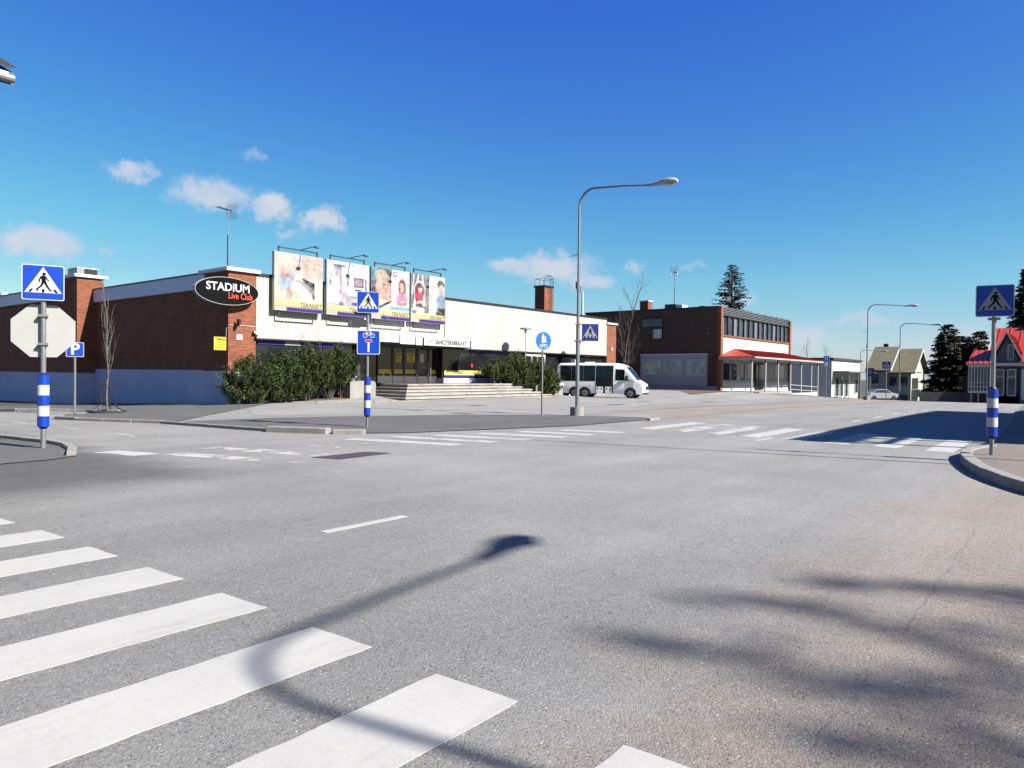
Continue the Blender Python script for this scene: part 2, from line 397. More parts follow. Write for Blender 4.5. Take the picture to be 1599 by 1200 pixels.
# ------------------------------------------------------------------ materials
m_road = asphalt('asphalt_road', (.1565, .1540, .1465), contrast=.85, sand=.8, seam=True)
m_dark = asphalt('asphalt_dark', (.070, .0685, .065), contrast=.8, tracks=.08)
m_yard = asphalt('asphalt_yard', (.172, .169, .160), contrast=.6)
m_isl = asphalt('asphalt_island', (.122, .104, .09), contrast=.9)
m_patch = asphalt('asphalt_patch', (.034, .030, .036), contrast=.5)
m_soil = mat('soil', (.20, .115, .075), .95, .35, 5, bump=.6, bscale=25)
m_kerb = mat('granite_kerb', (.40, .385, .36), .85, .25, 9, bump=.4, bscale=60, stain=.5)
m_conc = mat('concrete', (.42, .40, .365), .9, .16, 3, bump=.3, bscale=45, stain=.45)
m_grass = mat('far_ground', (.085, .085, .045), .95, .35, .4, bump=.4, bscale=3)
p_new, p_worn, p_old = paint('road_paint', 0), paint('road_paint_worn', 1), paint('road_paint_old', 2)
m_brick = brick('red_brick', (.44, .108, .042), (.27, .062, .03), (.36, .24, .16), ms=.0095)
m_brickb = brick('brown_brick', (.17, .078, .05), (.11, .055, .04), (.18, .13, .1))
m_white = mat('white_render', (.76, .80, 1.08), .8, .07, 2, stain=.18, bump=.1)
m_panel = mat('cream_sheet_metal', (.735, .695, .62), .5, .035, .6, stain=.07, sc=(2, 1, .3))
m_fascia = mat('pale_sheet_metal', (1.05, 1.08, 1.3), .5, .06, 1.2)
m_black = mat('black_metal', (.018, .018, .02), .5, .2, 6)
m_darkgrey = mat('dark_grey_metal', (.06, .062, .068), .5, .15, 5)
m_galv = mat('galvanised_steel', (.42, .43, .44), .42, .14, 7, metal=.55)
m_alu = mat('aluminium', (.55, .56, .58), .38, .08, 5, metal=.6)
m_roof = mat('bitumen_roof', (.05, .05, .052), .9, .2, 2)
m_glass = glass('shop_glass'); m_glassb = glass('tinted_glass', (.02, .026, .035), .05, .5)
m_glassc = glass('curtain_glass', (.24, .29, .25), .08, .5, .35)
m_blue = mat('sign_blue', (.002, .062, .56), .35, .05, 5, spec=.4)
m_signw = mat('sign_white', (.80, .80, .80), .4, .04, 5)
m_signk = mat('sign_black', (.010, .010, .012), .8, .1, 5, spec=.04)
m_signback = mat('sign_back_grey', (.56, .565, .53), .5, .05, 4, metal=.1)
m_yellow = mat('yellow_vinyl', (.95, .70, .03), .5, .05, 4)
m_pyellow = mat('pale_yellow_vinyl', (.85, .74, .20), .5, .05, 4)
m_purple = mat('purple_vinyl', (.035, .02, .36), .5, .06, 4)
m_redp = mat('red_paint', (.55, .02, .03), .5, .1, 4)
m_orange = mat('orange_vinyl', (.85, .10, .02), .5, .04, 4)
m_redroof = mat('red_sheet_roof', (.62, .06, .025), .5, .12, 2)
m_print = print_mat('billboard_print')
m_tyre = mat('rubber', (.02, .02, .021), .8, .2, 8)
m_bark = mat('bark', (.15, .125, .10), .9, .3, 14, bump=.5, bscale=30)
m_paleb = mat('pale_bark', (.36, .335, .30), .9, .35, 14, bump=.4)
m_pine = leafmat('pine_needles', (.022, .036, .011), .5)
m_pine2 = leafmat('pine_needles_light', (.044, .060, .015), .45)
m_fir = leafmat('spruce_needles', (.017, .026, .013), .5)
m_larch = leafmat('sparse_needles', (.03, .033, .024), .4)
m_twig = mat('twigs', (.13, .10, .085), .95, .3, 10)
m_brown = leafmat('dry_leaves', (.11, .065, .03), .4)

# ------------------------------------------------------------------ the ground
def big_ground():
    xs = [-1500, -500, -200, -80, -40, 0, 20, 34, 45, 55, 65, 72, 80, 90, 100, 120, 140, 180, 220, 300, 400, 700, 1500, 3000]
    ys = [-1500, -500, -150, -60, -20, 0, 17, 20, 23, 26, 29, 31, 38, 45, 60, 90, 120, 200, 500, 1500, 3000]
    mb = MB(); n = len(ys)
    mb.add([(x, y, gz(x, y) - .3) for x in xs for y in ys], [(i * n + j, (i + 1) * n + j, (i + 1) * n + j + 1, i * n + j + 1) for i in range(len(xs) - 1) for j in range(n - 1)])
    tag(mb.build('ground', m_grass), kind='structure')
big_ground()
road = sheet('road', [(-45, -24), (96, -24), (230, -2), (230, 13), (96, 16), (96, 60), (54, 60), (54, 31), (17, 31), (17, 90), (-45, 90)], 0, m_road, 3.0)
sheet('forecourt', [(13.6, 21.6), (16.5, 18.9), (19.2, 17.4), (21.8, 14.6), (24.5, 14.9), (33, 17.2), (45, 17.6), (62, 19.6), (78, 19.8), (78, 22.6), (62.3, 25.6), (62.3, 33), (44, 33), (44, 31.6), (26, 31.6), (20, 30.2), (16, 26)], .006, m_yard, 2.0)
# asphalt foot and cycle way in front of the shop
way = sheet('footway', [(10.4, 15.7), (11.4, 13.7), (12.2, 13.0), (13.6, 12.6), (17.4, 11.45), (21.9, 11.35), (22.6, 12.0), (21.7, 14.4), (19.1, 17.2), (16.3, 18.7), (13.4, 20.0), (10.8, 20.2), (9.95, 20.0)], .02, m_dark, 1.5)
pave_w = sheet('pavement_beside_brick_wall', [(8.7, 24.2), (8.75, 23.1), (9.9, 20.1), (10.6, 20.6), (12.5, 22.6), (16.0, 26.1), (20.5, 30.6), (18.2, 30.95), (18.2, 45.3), (17.15, 45.3), (17.15, 80), (9.1, 80), (9.2, 30.2), (11.3, 26.2), (9.4, 25.6)], .016, m_dark, 2.0)
pave_l = sheet('pavement_left_corner', [(-40, 13.0), (3.6, 13.0), (4.6, 13.1), (5.1, 13.4), (5.45, 14.6), (5.62, 15.8), (5.35, 18.3), (5.2, 30), (5.2, 80), (-40, 80)], .014, m_dark, 2.0)
isl = sheet('pavement_right', [(9.3, -2.4), (9.9, -1.0), (10.7, -.05), (11.6, .55), (12.95, 1.15), (14.9, 1.62), (16.2, 1.72), (17.4, 1.5), (22.8, 1.68), (35.2, 2.2), (60, 3.2), (60, -3.4), (9.3, -23)], .13, m_isl, 2.0)
sheet('shop_front_soil', [(20.4, 30.25), (24.0, 29.3), (24.0, 31.1), (19.6, 31.1)], .02, m_soil, 1.0)
sheet('soil_bed', [(38.8, 27.9), (42.2, 28.2), (43.2, 31.1), (38.0, 31.1)], .03, m_soil, 1.0)
sheet('brown_building_verge', [(53.5, 24.4), (66.5, 24.0), (66.5, 25.8), (62.4, 26.2), (62.4, 40), (60.4, 40), (59, 28)], .03, m_soil, 1.5)
sheet('far_pavement', [(66.5, 21.9), (79, 21.3), (79.5, 18.2), (95, 18.6), (95, 20.9), (83, 25.7), (66.5, 25.7)], .05, m_yard, 2.0)

# repairs and joints in the road
def road_poly(name, pts, dz, m, res=1.0): return sheet(name, pts, dz, m, res, parent=road)
road_poly('asphalt_patch', [(7.63, 10.41), (7.79, 9.84), (9.06, 9.94), (8.86, 10.46)], .006, m_patch)
for q in ([(30.5, 18.2), (31.9, 18.0), (32.1, 18.4), (30.7, 18.55)], [(37.5, 20.2), (38.8, 20.1), (38.9, 20.5), (37.6, 20.6)], [(41, 17.9), (42.6, 17.8), (42.7, 18.2), (41.1, 18.3)],
          [(24.6, 21.8), (25.6, 21.6), (25.7, 22.0), (24.7, 22.2)]):
    road_poly('asphalt_patch', q, .012, m_patch)

def stripe(pts, m, dz=.004, jit=.012, thick=0):
    """a painted bar with slightly uneven edges; pts are its four corners"""
    rnd = random.Random(int(abs(pts[0][0]) * 977 + abs(pts[0][1]) * 131)); out = []
    for (a, b) in zip(pts, pts[1:] + pts[:1]):
        n = max(1, int(math.dist(a, b) / .12))
        dx, dy = (b[0] - a[0]) / math.dist(a, b), (b[1] - a[1]) / math.dist(a, b)
        for i in range(n):
            j = rnd.uniform(-jit, jit) if i else 0
            out.append((a[0] + (b[0] - a[0]) * i / n - dy * j, a[1] + (b[1] - a[1]) * i / n + dx * j))
    mb = MB(); n = len(out)
    vs = [(x, y, gz(x, y) + dz) for x, y in out] + [(x, y, gz(x, y) + .0005) for x, y in out]
    mb.add(vs, [tuple(range(n))] + [(i, n + i, n + (i + 1) % n, (i + 1) % n) for i in range(n)])
    return mb.build('crossing_stripe', m, road)
for k in range(7):                                            # crossing at our feet
    y0 = 1.0 + k * 1.0 - (.05 if k == 0 else 0); xe = 2.60 - .015 * abs(k - 3)
    stripe([(-1.9, y0), (xe, y0 - .02), (xe - .02, y0 + .47), (-1.9, y0 + .47)], p_new, .004, .006)
stripe([(-1.9, 8.0), (2.5, 8.0), (2.48, 8.45), (-1.9, 8.45)], p_new)
for k in range(8):                                            # crossing over the main road on the right
    y = 9.28 - k * 1.03; x0 = 16.35 + .165 * y; w = 3.7
    stripe([(x0, y), (x0 + w, y + .05), (x0 + w + .1, y + .52), (x0 + .1, y + .5)], p_worn if k in (1, 2) else p_new, .004, .02)
zm = [(5.5, 13.8, 12.8, p_new), (6.15, 12.65, 11.1, p_worn), (7.1, 13.1, 12.4, p_worn), (7.35, 12.2, 10.6, p_worn), (8.3, 12.8, 10.6, p_old), (9.2, 12.9, 10.6, p_old), (10.15, 12.75, 10.15, p_new), (11.2, 12.5, 10.0, p_worn),
      (12.2, 12.1, 9.8, p_new), (13.35, 11.75, 9.6, p_new), (14.5, 11.35, 9.5, p_new), (15.7, 10.9, 9.3, p_new), (6.5, 10.9, 9.9, p_old)]
for x, ya, yb, m in zm:                                       # worn crossing over the side street
    s = (ya - yb) * .26
    stripe([(x, ya), (x + s, yb), (x + s + .44, yb + .03), (x + .44, ya + .03)], m, .004, .03)
for (x, y, l) in [(4.15, 5.42, 1.02), (16.5, 5.9, 1.15), (25.95, 6.08, 1.2), (29.2, 6.1, 1.3), (32.6, 6.12, 1.3), (36.1, 6.15, 1.3), (40, 6.2, 1.4), (44, 6.2, 1.4), (48.5, 6.2, 1.5), (53, 6.2, 1.5)]:
    o = stripe([(x, y), (x + l, y), (x + l, y + .1), (x, y + .1)], p_new, .004, .006); o.name = 'centre_line_dash'
for (x, y) in [(7.4, 16.6), (7.35, 19.5), (7.2, 22.5), (7.1, 25.5)]:
    o = stripe([(x, y), (x + .1, y), (x + .1, y + 1), (x, y + 1)], p_worn); o.name = 'centre_line_dash'
# stone dust line and low kerb along the far side of the main road
o = sheet('road_edge_line', [(22.0, 11.2), (60, 11.4), (96, 12.3), (96, 12.7), (60, 11.85), (22.0, 11.5)], .008, mat('pale_kerb_line', (.36, .31, .25), .9, .25, 3), 2.0, parent=road)
o = sheet('road_edge_line', [(25, 14.5), (60, 14.3), (60, 14.6), (25, 14.75)], .009, mat('pale_kerb_line2', (.33, .29, .25), .9, .25, 3), 2.0, parent=road)

# ------------------------------------------------------------------ kerb stones
ks = MB().box(0, 1, 0, .16, -.1, .15).build('kerb_stone', m_kerb, None, bevel=.018)
ks_me = ks.data; bpy.data.objects.remove(ks)
def kerb(parent, pts, top=.14, L0=1.0, w=1.0):
    ln = [0]
    for a, b in zip(pts, pts[1:]): ln.append(ln[-1] + math.dist(a, b))
    def at(s):
        for i in range(len(pts) - 1):
            if s <= ln[i + 1] or i == len(pts) - 2:
                t = (s - ln[i]) / (ln[i + 1] - ln[i]); return (pts[i][0] + (pts[i + 1][0] - pts[i][0]) * t, pts[i][1] + (pts[i + 1][1] - pts[i][1]) * t)
    n = max(1, round(ln[-1] / L0))
    for k in range(n):
        a, b = at(ln[-1] * k / n), at(ln[-1] * (k + 1) / n); d = math.dist(a, b)
        o = bpy.data.objects.new('kerb_stone', ks_me); C.objects.link(o); o.parent = parent
        za, zb = gz(*a), gz(*b)
        o.location = (a[0], a[1], za + top - .15 + random.uniform(-.006, .006)); o.scale = (d - .012, w, 1)
        o.rotation_euler = (0, -math.atan2(zb - za, d), math.atan2(b[1] - a[1], b[0] - a[0]) + random.uniform(-.008, .008))
def smooth_line(pts, n=4):
    out = []
    for i in range(len(pts) - 1):
        p0, p1, p2, p3 = pts[max(i - 1, 0)], pts[i], pts[i + 1], pts[min(i + 2, len(pts) - 1)]
        for k in range(n):
            t = k / n
            out.append(tuple(.5 * (2 * p1[j] + (p2[j] - p0[j]) * t + (2 * p0[j] - 5 * p1[j] + 4 * p2[j] - p3[j]) * t * t + (3 * p1[j] - p0[j] - 3 * p2[j] + p3[j]) * t ** 3) for j in (0, 1)))
    return out + [pts[-1]]
kerb(isl, smooth_line([(17.5, 1.58), (16.25, 1.84), (14.95, 1.74), (13.0, 1.28), (11.6, .68), (10.6, -.0), (9.8, -1.0), (9.2, -2.4), (9.2, -8)]), .15, .8, 1.2)
kerb(isl, [(60, 3.3), (35.2, 2.36), (22.85, 1.84), (18.2, 1.62)], .09, 1.2)
kerb(pave_l, smooth_line([(5.1, 13.45), (5.5, 14.5), (5.68, 15.8), (5.42, 18.3), (5.3, 24), (5.3, 40)]), .08, .9, .9)
kerb(way, smooth_line([(10.35, 15.7), (10.1, 17.5), (9.85, 20.05)]), .08, 1.0, .9)
kerb(pave_w, smooth_line([(9.85, 20.05), (9.2, 21.6), (8.65, 23.1), (8.55, 23.9), (9.0, 24.6)]), .09, .9, .9)
kerb(pave_w, smooth_line([(11.3, 26.0), (10.2, 28), (9.1, 30.2), (9.0, 36), (9.0, 46)]), .1, 1.0, .9)
# thicker end stones of the traffic island
for (a, b, h, w) in [((11.0, 14.2), (10.35, 15.7), .14, 1.7), ((11.55, 13.6), (11.05, 14.15), .11, 1.7)]:
    o = bpy.data.objects.new('kerb_stone', ks_me); C.objects.link(o); o.parent = way; d = math.dist(a, b)
    o.location = (a[0], a[1], h - .15); o.scale = (d, w, 1); o.rotation_euler = (0, 0, math.atan2(b[1] - a[1], b[0] - a[0]))
kerb(way, [(22.1, 11.3), (21.3, 11.25)], .07, .8, .8)
sp = sheet('forecourt_strip', [(21.6, 28.5), (25.9, 27.2), (26.0, 27.5), (24, 28.9), (23.9, 29.4)], .03, m_conc, 1.0)
kerb(sp, [(26.4, 26.95), (24.0, 27.3), (21.2, 28.6)], .07, 1.0, 1.2)
# ------------------------------------------------------------------ the shop building
YF = 31.0
store = thing('shop_building', 'long low shop with cream metal front, red brick piers and dark shop windows', 'building', (35, 36, 0))
SO = (35, 36, 0)
def sp_(mb, name, m, parent=None, **k): return mb.build(name, m, parent or store, off=SO, **k)
# brick side wings
sp_(MB().box(18.2, 30, 33.2, 45.3, 1.5, 5.4), 'side_wall', m_brick)
sp_(MB().box(18.17, 30, 33.2, 45.32, -2, 1.5), 'painted_base', m_white)
sp_(MB().box(18.05, 30, 33.0, 45.28, 5.36, 6.08), 'fascia', m_fascia, bevel=.02)
sp_(MB().box(18.0, 30, 32.95, 45.28, 6.08, 6.14), 'fascia_cap', m_darkgrey)
sp_(MB().box(17.2, 30, 45.3, 90, 1.28, 5.62), 'side_wall', m_brick)
sp_(MB().box(17.17, 30, 45.33, 90, -4, 1.28), 'painted_base', m_white)
sp_(MB().box(17.0, 30, 47.0, 90, 5.6, 6.3), 'fascia', m_fascia, bevel=.02)
sp_(MB().box(16.95, 30, 46.95, 90, 6.3, 6.36), 'fascia_cap', m_darkgrey)
pier = sp_(MB().box(17.18, 18.6, 45.26, 47.2, 1.3, 6.75), 'brick_pier', m_brick)
sp_(MB().box(17.0, 18.8, 45.1, 47.4, 6.75, 6.92), 'pier_cap', m_fascia, pier, bevel=.02)
vb = sp_(MB().box(17.3, 18.5, 45.6, 46.9, 6.92, 7.35), 'roof_vent_box', m_galv, bevel=.03)
g = MB()
for i in range(5): g.box(17.7, 18.4, 45.56, 45.6, 6.97 + i * .07, 7.01 + i * .07)
sp_(g, 'vent_grille', m_black, vb)
for (x, y, r) in ((18.6, 62, .55),):
    v = MB().cyl((x, y, 6.3), (x, y, 6.75), r, r, 16).cyl((x, y, 6.75), (x, y, 6.95), r * 1.35, r * 1.2, 16)
    sp_(v, 'roof_fan', m_galv, smooth=True)
# corner pier with the oval sign
pier = sp_(MB().box(18.15, 19.56, YF, 33.2, 1.47, 6.08), 'brick_pier', m_brick)
sp_(MB().box(18.12, 19.6, YF - .03, 33.2, -.6, 1.47), 'painted_base', m_white, pier)
sp_(MB().box(17.98, 19.72, YF - .16, 33.4, 6.08, 6.25), 'pier_cap', m_fascia, pier, bevel=.02)
sp_(MB().tube([(18.13, 31.15, 3.0), (18.13, 31.1, 3.45), (18.2, 30.975, 3.6), (19.56, 30.975, 3.58)], .014, 6), 'conduit', m_signw, pier)
sp_(MB().box(18.42, 18.6, 30.78, 31.0, 3.56, 3.66).box(18.46, 18.56, 30.6, 30.8, 3.62, 3.86), 'spot_lamp', m_black, pier)
sp_(MB().box(19.36, 19.54, 30.8, 31.0, 3.26, 3.36).box(19.5, 19.62, 30.74, 30.98, 3.1, 3.2), 'camera_bracket', m_signw, pier)
# right hand pier
pier = sp_(MB().box(51.7, 53.15, YF, 36, -.6, 5.62), 'brick_pier', m_brick)
sp_(MB().box(51.58, 53.27, YF - .12, 36.1, 5.62, 5.78), 'pier_cap', m_signw, pier, bevel=.02)
sp_(MB().box(52.3, 52.5, YF - .08, YF, 3.5, 3.75), 'wall_lamp', m_signw, pier)
# right end wall and roof
sp_(MB().box(52.6, 53.1, 36, 60, -.6, 5.5), 'end_wall', m_brick)
sp_(MB().box(20, 52.6, 31.4, 60, 5.3, 5.75), 'flat_roof', m_roof)
# ribbed cream cladding
def ribbed(x0, x1, z0, z1, y, pitch=.2, d=.022):
    mb = MB(); x = x0; pr = []
    while x < x1:
        pr += [(x, y), (min(x + pitch * .62, x1), y), (min(x + pitch * .7, x1), y + d), (min(x + pitch * .92, x1), y + d)]; x += pitch
    pr.append((x1, y))
    n = len(pr); mb.add([(a, b, z0) for a, b in pr] + [(a, b, z1) for a, b in pr], [(i, i + 1, n + i + 1, n + i) for i in range(n - 1)])
    return mb
for a, b in ((19.58, 32.3), (32.31, 51.68)):
    c = sp_(ribbed(a, b, 3.06, 5.98, YF), 'cream_cladding', m_panel)
    for p in c.data.polygons: pass
sp_(MB().box(19.58, 51.7, YF + .05, 31.6, 3.02, 5.97), 'cladding_backing', m_panel)
sp_(MB().box(19.58, 51.7, YF - .03, 31.7, 5.98, 6.14), 'roof_edge', m_black, bevel=.01)
sp_(MB().box(19.58, 51.7, YF - .02, YF + .045, 2.99, 3.055), 'drip_flashing', m_darkgrey)
sp_(MB().box(32.28, 32.34, YF - .03, YF - .005, 3.1, 5.95).tube([(32.5, YF - .04, 5.9), (32.5, YF - .04, 3.1)], .025, 6), 'downpipe', m_panel)
# window bays: sill wall, panes, mullions
def bay(x0, x1, z0, z1, n, y=31.28, m=None, frame=m_black):
    w = (x1 - x0) / n
    fr = MB().box(x0, x1, y - .05, y + .05, z0 - .03, z0 + .05).box(x0, x1, y - .05, y + .05, z1 - .06, z1 + .02)
    for i in range(n + 1): fr.box(x0 + i * w - .035, x0 + i * w + .035, y - .06, y + .06, z0 + .05, z1 - .06)
    f = sp_(fr, 'window_frame', frame)
    for i in range(n): sp_(MB().box(x0 + i * w + .035, x0 + (i + 1) * w - .035, y - .01, y + .01, z0 + .05, z1 - .06), 'pane', m or m_glass, f)
    return f
bay(19.6, 25.7, 1.42, 3.02, 3)
sp_(MB().box(19.57, 25.7, 31.05, 31.6, -.6, 1.39), 'sill_wall', m_white)
st = MB().box(19.8, 21.3, 31.2, 31.215, 2.78, 2.97).box(22.2, 25.0, 31.2, 31.215, 2.78, 2.97); sp_(st, 'blue_window_strip', m_purple)
sp_(MB().box(21.3, 22.2, 31.198, 31.214, 2.79, 2.96), 'white_window_strip', m_signw)
bay(32.55, 40.7, 1.2, 3.02, 3)
sp_(MB().box(32.5, 40.7, 31.05, 31.6, -.2, 1.17), 'sill_wall', m_white)
sp_(MB().box(35.1, 39.2, 31.2, 31.215, 2.82, 2.97), 'blue_window_strip', m_purple)
sp_(MB().box(39.2, 39.6, 31.2, 31.215, 2.84, 2.96), 'white_window_strip', m_signw)
ys = sp_(MB().box(32.7, 40.5, 31.2, 31.215, 1.36, 1.66), 'yellow_window_strip', m_pyellow)
sp_(MB().box(32.7, 40.5, 31.2, 31.215, 1.25, 1.355), 'purple_window_strip', m_purple)
text('TEKNISET', .26, m_purple, store, face_mtx(34.0 - 35, 31.19 - 36, 1.51), sx=.95, shear=.15)
sp_(MB().cyl((35.25, 31.19, 1.98), (35.25, 31.2, 1.98), .13, .13, 14), 'red_sticker', m_redp)
bay(43.3, 51.6, 1.0, 3.02, 5)
sp_(MB().box(43.2, 51.68, 31.05, 31.6, -.6, .97), 'sill_wall', m_white)
# white framed side entrance
d = MB()
for x in (40.75, 41.5, 42.2, 43.1): d.box(x, x + .13, 31.1, 31.25, .3, 2.75)
d.box(40.75, 43.23, 31.1, 31.25, 2.75, 2.9); se = sp_(d, 'side_door_frame', m_panel)
for x in (40.88, 41.63, 42.33): sp_(MB().box(x, x + .6, 31.16, 31.19, .35, 2.75), 'pane', m_glass, se)
sp_(MB().box(41.6, 43.0, 31.06, 31.09, 2.92, 3.0), 'red_lettered_strip', m_redp)
# recessed main entrance
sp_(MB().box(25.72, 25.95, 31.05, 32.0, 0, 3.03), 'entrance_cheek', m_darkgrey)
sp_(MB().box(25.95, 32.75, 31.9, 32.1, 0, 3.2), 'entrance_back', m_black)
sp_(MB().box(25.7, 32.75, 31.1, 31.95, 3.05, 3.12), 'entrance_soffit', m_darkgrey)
for i, (x0, x1) in enumerate(((26.0, 26.8), (26.85, 27.64))):
    f = sp_(MB().box(x0, x1, 31.7, 31.75, .88, 3.04), 'pane', m_glass)
xd = [27.66, 28.82, 29.72, 30.8, 31.74, 32.5]
for i in range(5):
    a, b = xd[i] + .02, xd[i + 1] - .02
    f = MB().box(a, a + .07, 31.62, 31.7, .88, 3.04).box(b - .07, b, 31.62, 31.7, .88, 3.04).box(a + .07, b - .07, 31.62, 31.7, .88, .98).box(a + .07, b - .07, 31.62, 31.7, 2.94, 3.04)
    dr = sp_(f, 'door' if i in (1, 2, 3) else 'side_light', m_darkgrey)
    sp_(MB().box(a + .07, b - .07, 31.655, 31.67, 1.38, 2.94), 'pane', m_glass, dr)
    sp_(MB().box(a + .07, b - .07, 31.63, 31.68, .98, 1.36), 'kick_panel', m_darkgrey, dr)
    if i != 3: sp_(MB().box(a + .09, b - .09, 31.635, 31.65, 1.42, 1.66), 'yellow_band', m_yellow, dr)
    if i in (1, 2):
        po = sp_(MB().box(a + .2, b - .2, 31.63, 31.645, 2.1, 2.62), 'yellow_poster', m_yellow, dr)
        pr = MB()
        for zz, ww in ((2.53, .22), (2.47, .2), (2.36, .1), (2.29, .12), (2.2, .24)): pr.box((a + b) / 2 - ww, (a + b) / 2 + ww, 31.622, 31.628, zz, zz + .03)
        sp_(pr, 'poster_print', m_signk, dr)
    if i == 3: sp_(MB().box(a + .22, a + .5, 31.63, 31.645, 2.12, 2.62), 'white_notice', m_signw, dr)
    if i in (2, 3): sp_(MB().tube([(b - .1, 31.6, 1.25), (b - .1, 31.52, 1.3), (b - .1, 31.52, 2.15), (b - .1, 31.6, 2.2)], .022, 8), 'handle', m_alu, dr, smooth=True)
# canopy over the entrance with its stays
can = sp_(MB().box(25.75, 34.3, 29.5, 31.0, 3.12, 3.52), 'canopy', m_fascia, bevel=.015)
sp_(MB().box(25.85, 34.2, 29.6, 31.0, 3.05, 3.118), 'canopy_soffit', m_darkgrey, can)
for x in (28.2, 33.6): sp_(MB().cyl((x, 29.7, 3.5), (x - 1.4, 30.99, 5.2), .012, .012, 5), 'stay_rod', m_galv, can)
# chimney
ch = sp_(MB().box(49.8, 51.0, 36, 37.0, 5.5, 8.85), 'chimney', m_brick)
sp_(MB().box(49.72, 51.08, 35.92, 37.08, 8.85, 8.98), 'chimney_cap', m_black, ch)
rl = MB()
for (x, y) in ((49.78, 36), (51.02, 36), (49.78, 37.0), (51.02, 37.0), (49.78, 36.5)): rl.cyl((x, y, 8.98), (x, y, 9.56), .018, .018, 5)
rl.tube([(49.78, 36, 9.56), (51.02, 36, 9.56), (51.02, 37.0, 9.56), (49.78, 37.0, 9.56), (49.78, 36, 9.56)], .018, 5)
sp_(rl, 'chimney_rail', m_black, ch)
ld = MB()
for x in (50.45, 50.85): ld.tube([(x, 35.85, 5.6), (x, 35.85, 9.7), (x, 36.1, 9.9), (x, 36.5, 9.8)], .022, 6)
for i in range(14): ld.cyl((50.45, 35.85, 5.7 + i * .28), (50.85, 35.85, 5.7 + i * .28), .012, .012, 5)
sp_(ld, 'ladder', m_black, ch)

# ------------------------------------------------------------------ entrance steps
plat = thing('entrance_terrace', 'raised brick paved terrace with five white worn concrete steps before the shop doors', 'steps', (32, 30, 0))
PO = (32, 30, 0)
m_pav = brick('paving_brick', (.36, .15, .095), (.28, .12, .08), (.3, .24, .2), .22, .11, .008)
m_step = mat('worn_step_concrete', (.55, .51, .455), .9, .26, 1.6, bump=.4, bscale=30, stain=.9)
NS, RH, TD = 5, .17, .34
for k in range(NS):
    x0 = 26.0 + k * .36; y0 = 27.55 + k * TD; x1 = 39.1 - k * .62; z = (k + 1) * RH
    mb = MB()
    # tread slabs in three lengths with an overhang
    cuts = [x0, x0 + (x1 - x0) * (.36 + .03 * (k % 3)), x0 + (x1 - x0) * (.68 - .04 * (k % 2)), x1]
    st = MB().box(x0 + .05, x1 - .05, y0 + .06, 31.2, z - RH - .3, z - .075).build('riser', m_conc, plat, off=PO)
    for a, b in zip(cuts, cuts[1:]):
        dz = random.uniform(-.008, .008)
        MB().box(a + .006, b - .006, y0 + random.uniform(-.015, .015), y0 + TD + .16, z - .073, z + dz).build('step_slab', m_step, plat, off=PO, bevel=.012)
    MB().box(x0, x0 + .42, y0 + TD + .17, 31.1, z - .073, z - .002).build('step_slab', m_step, plat, off=PO, bevel=.012)
MB().box(27.8, 36.4, 29.42, 32.0, .6, .856).build('terrace_paving', m_pav, plat, off=PO)
hr = MB()
hr.tube([(30.2, 29.9, .86), (30.2, 29.9, 1.75), (30.2, 30.6, 1.78)], .02, 6)
hr.build('handrail', m_alu, plat, off=PO, smooth=True)
MB().tube([(35.6, 29.6, .84), (35.6, 29.6, 1.75)], .02, 6).build('handrail', m_alu, plat, off=PO, smooth=True)
wl = thing('retaining_wall', 'low board marked concrete wall left of the entrance steps', 'wall', (24.9, 30, 0))
mb = MB(); mb.prism([(24.0, -.2), (25.7, -.2), (25.72, .86), (25.66, .98), (25.54, 1.02), (24.0, 1.02)], 'y', 29.5, 31.04)
mb.build('wall_block', m_conc, wl, off=(24.9, 30, 0), bevel=.02)
for i in range(7):
    MB().box(23.985, 24.0, 29.56 + i * .21, 29.56 + i * .21, -.1, .99).build('board_mark', m_conc, wl, off=(24.9, 30, 0))
wr = thing('retaining_wall', 'dark concrete wall at the right end of the entrance steps', 'wall', (38, 30, 0))
MB().box(36.6, 38.6, 29.6, 31.04, -.2, .8).build('wall_block', m_conc, wr, off=(38, 30, 0), bevel=.02)
MB().tube([(38.75, 28.6, 0), (38.75, 28.6, .75)], .07, 10).build('stone_post', m_conc, wr, off=(38, 30, 0))
pl = thing('planter_box', 'white rimmed concrete planter box behind the minibus', 'planter', (43.2, 30, 0))
MB().box(42.2, 44.0, 29.5, 30.9, -.3, .62).build('box_body', m_conc, pl, off=(43.2, 30, 0), bevel=.02)
MB().box(41.9, 44.1, 29.4, 31.0, .62, .85).build('box_rim', m_signw, pl, off=(43.2, 30, 0), bevel=.02)

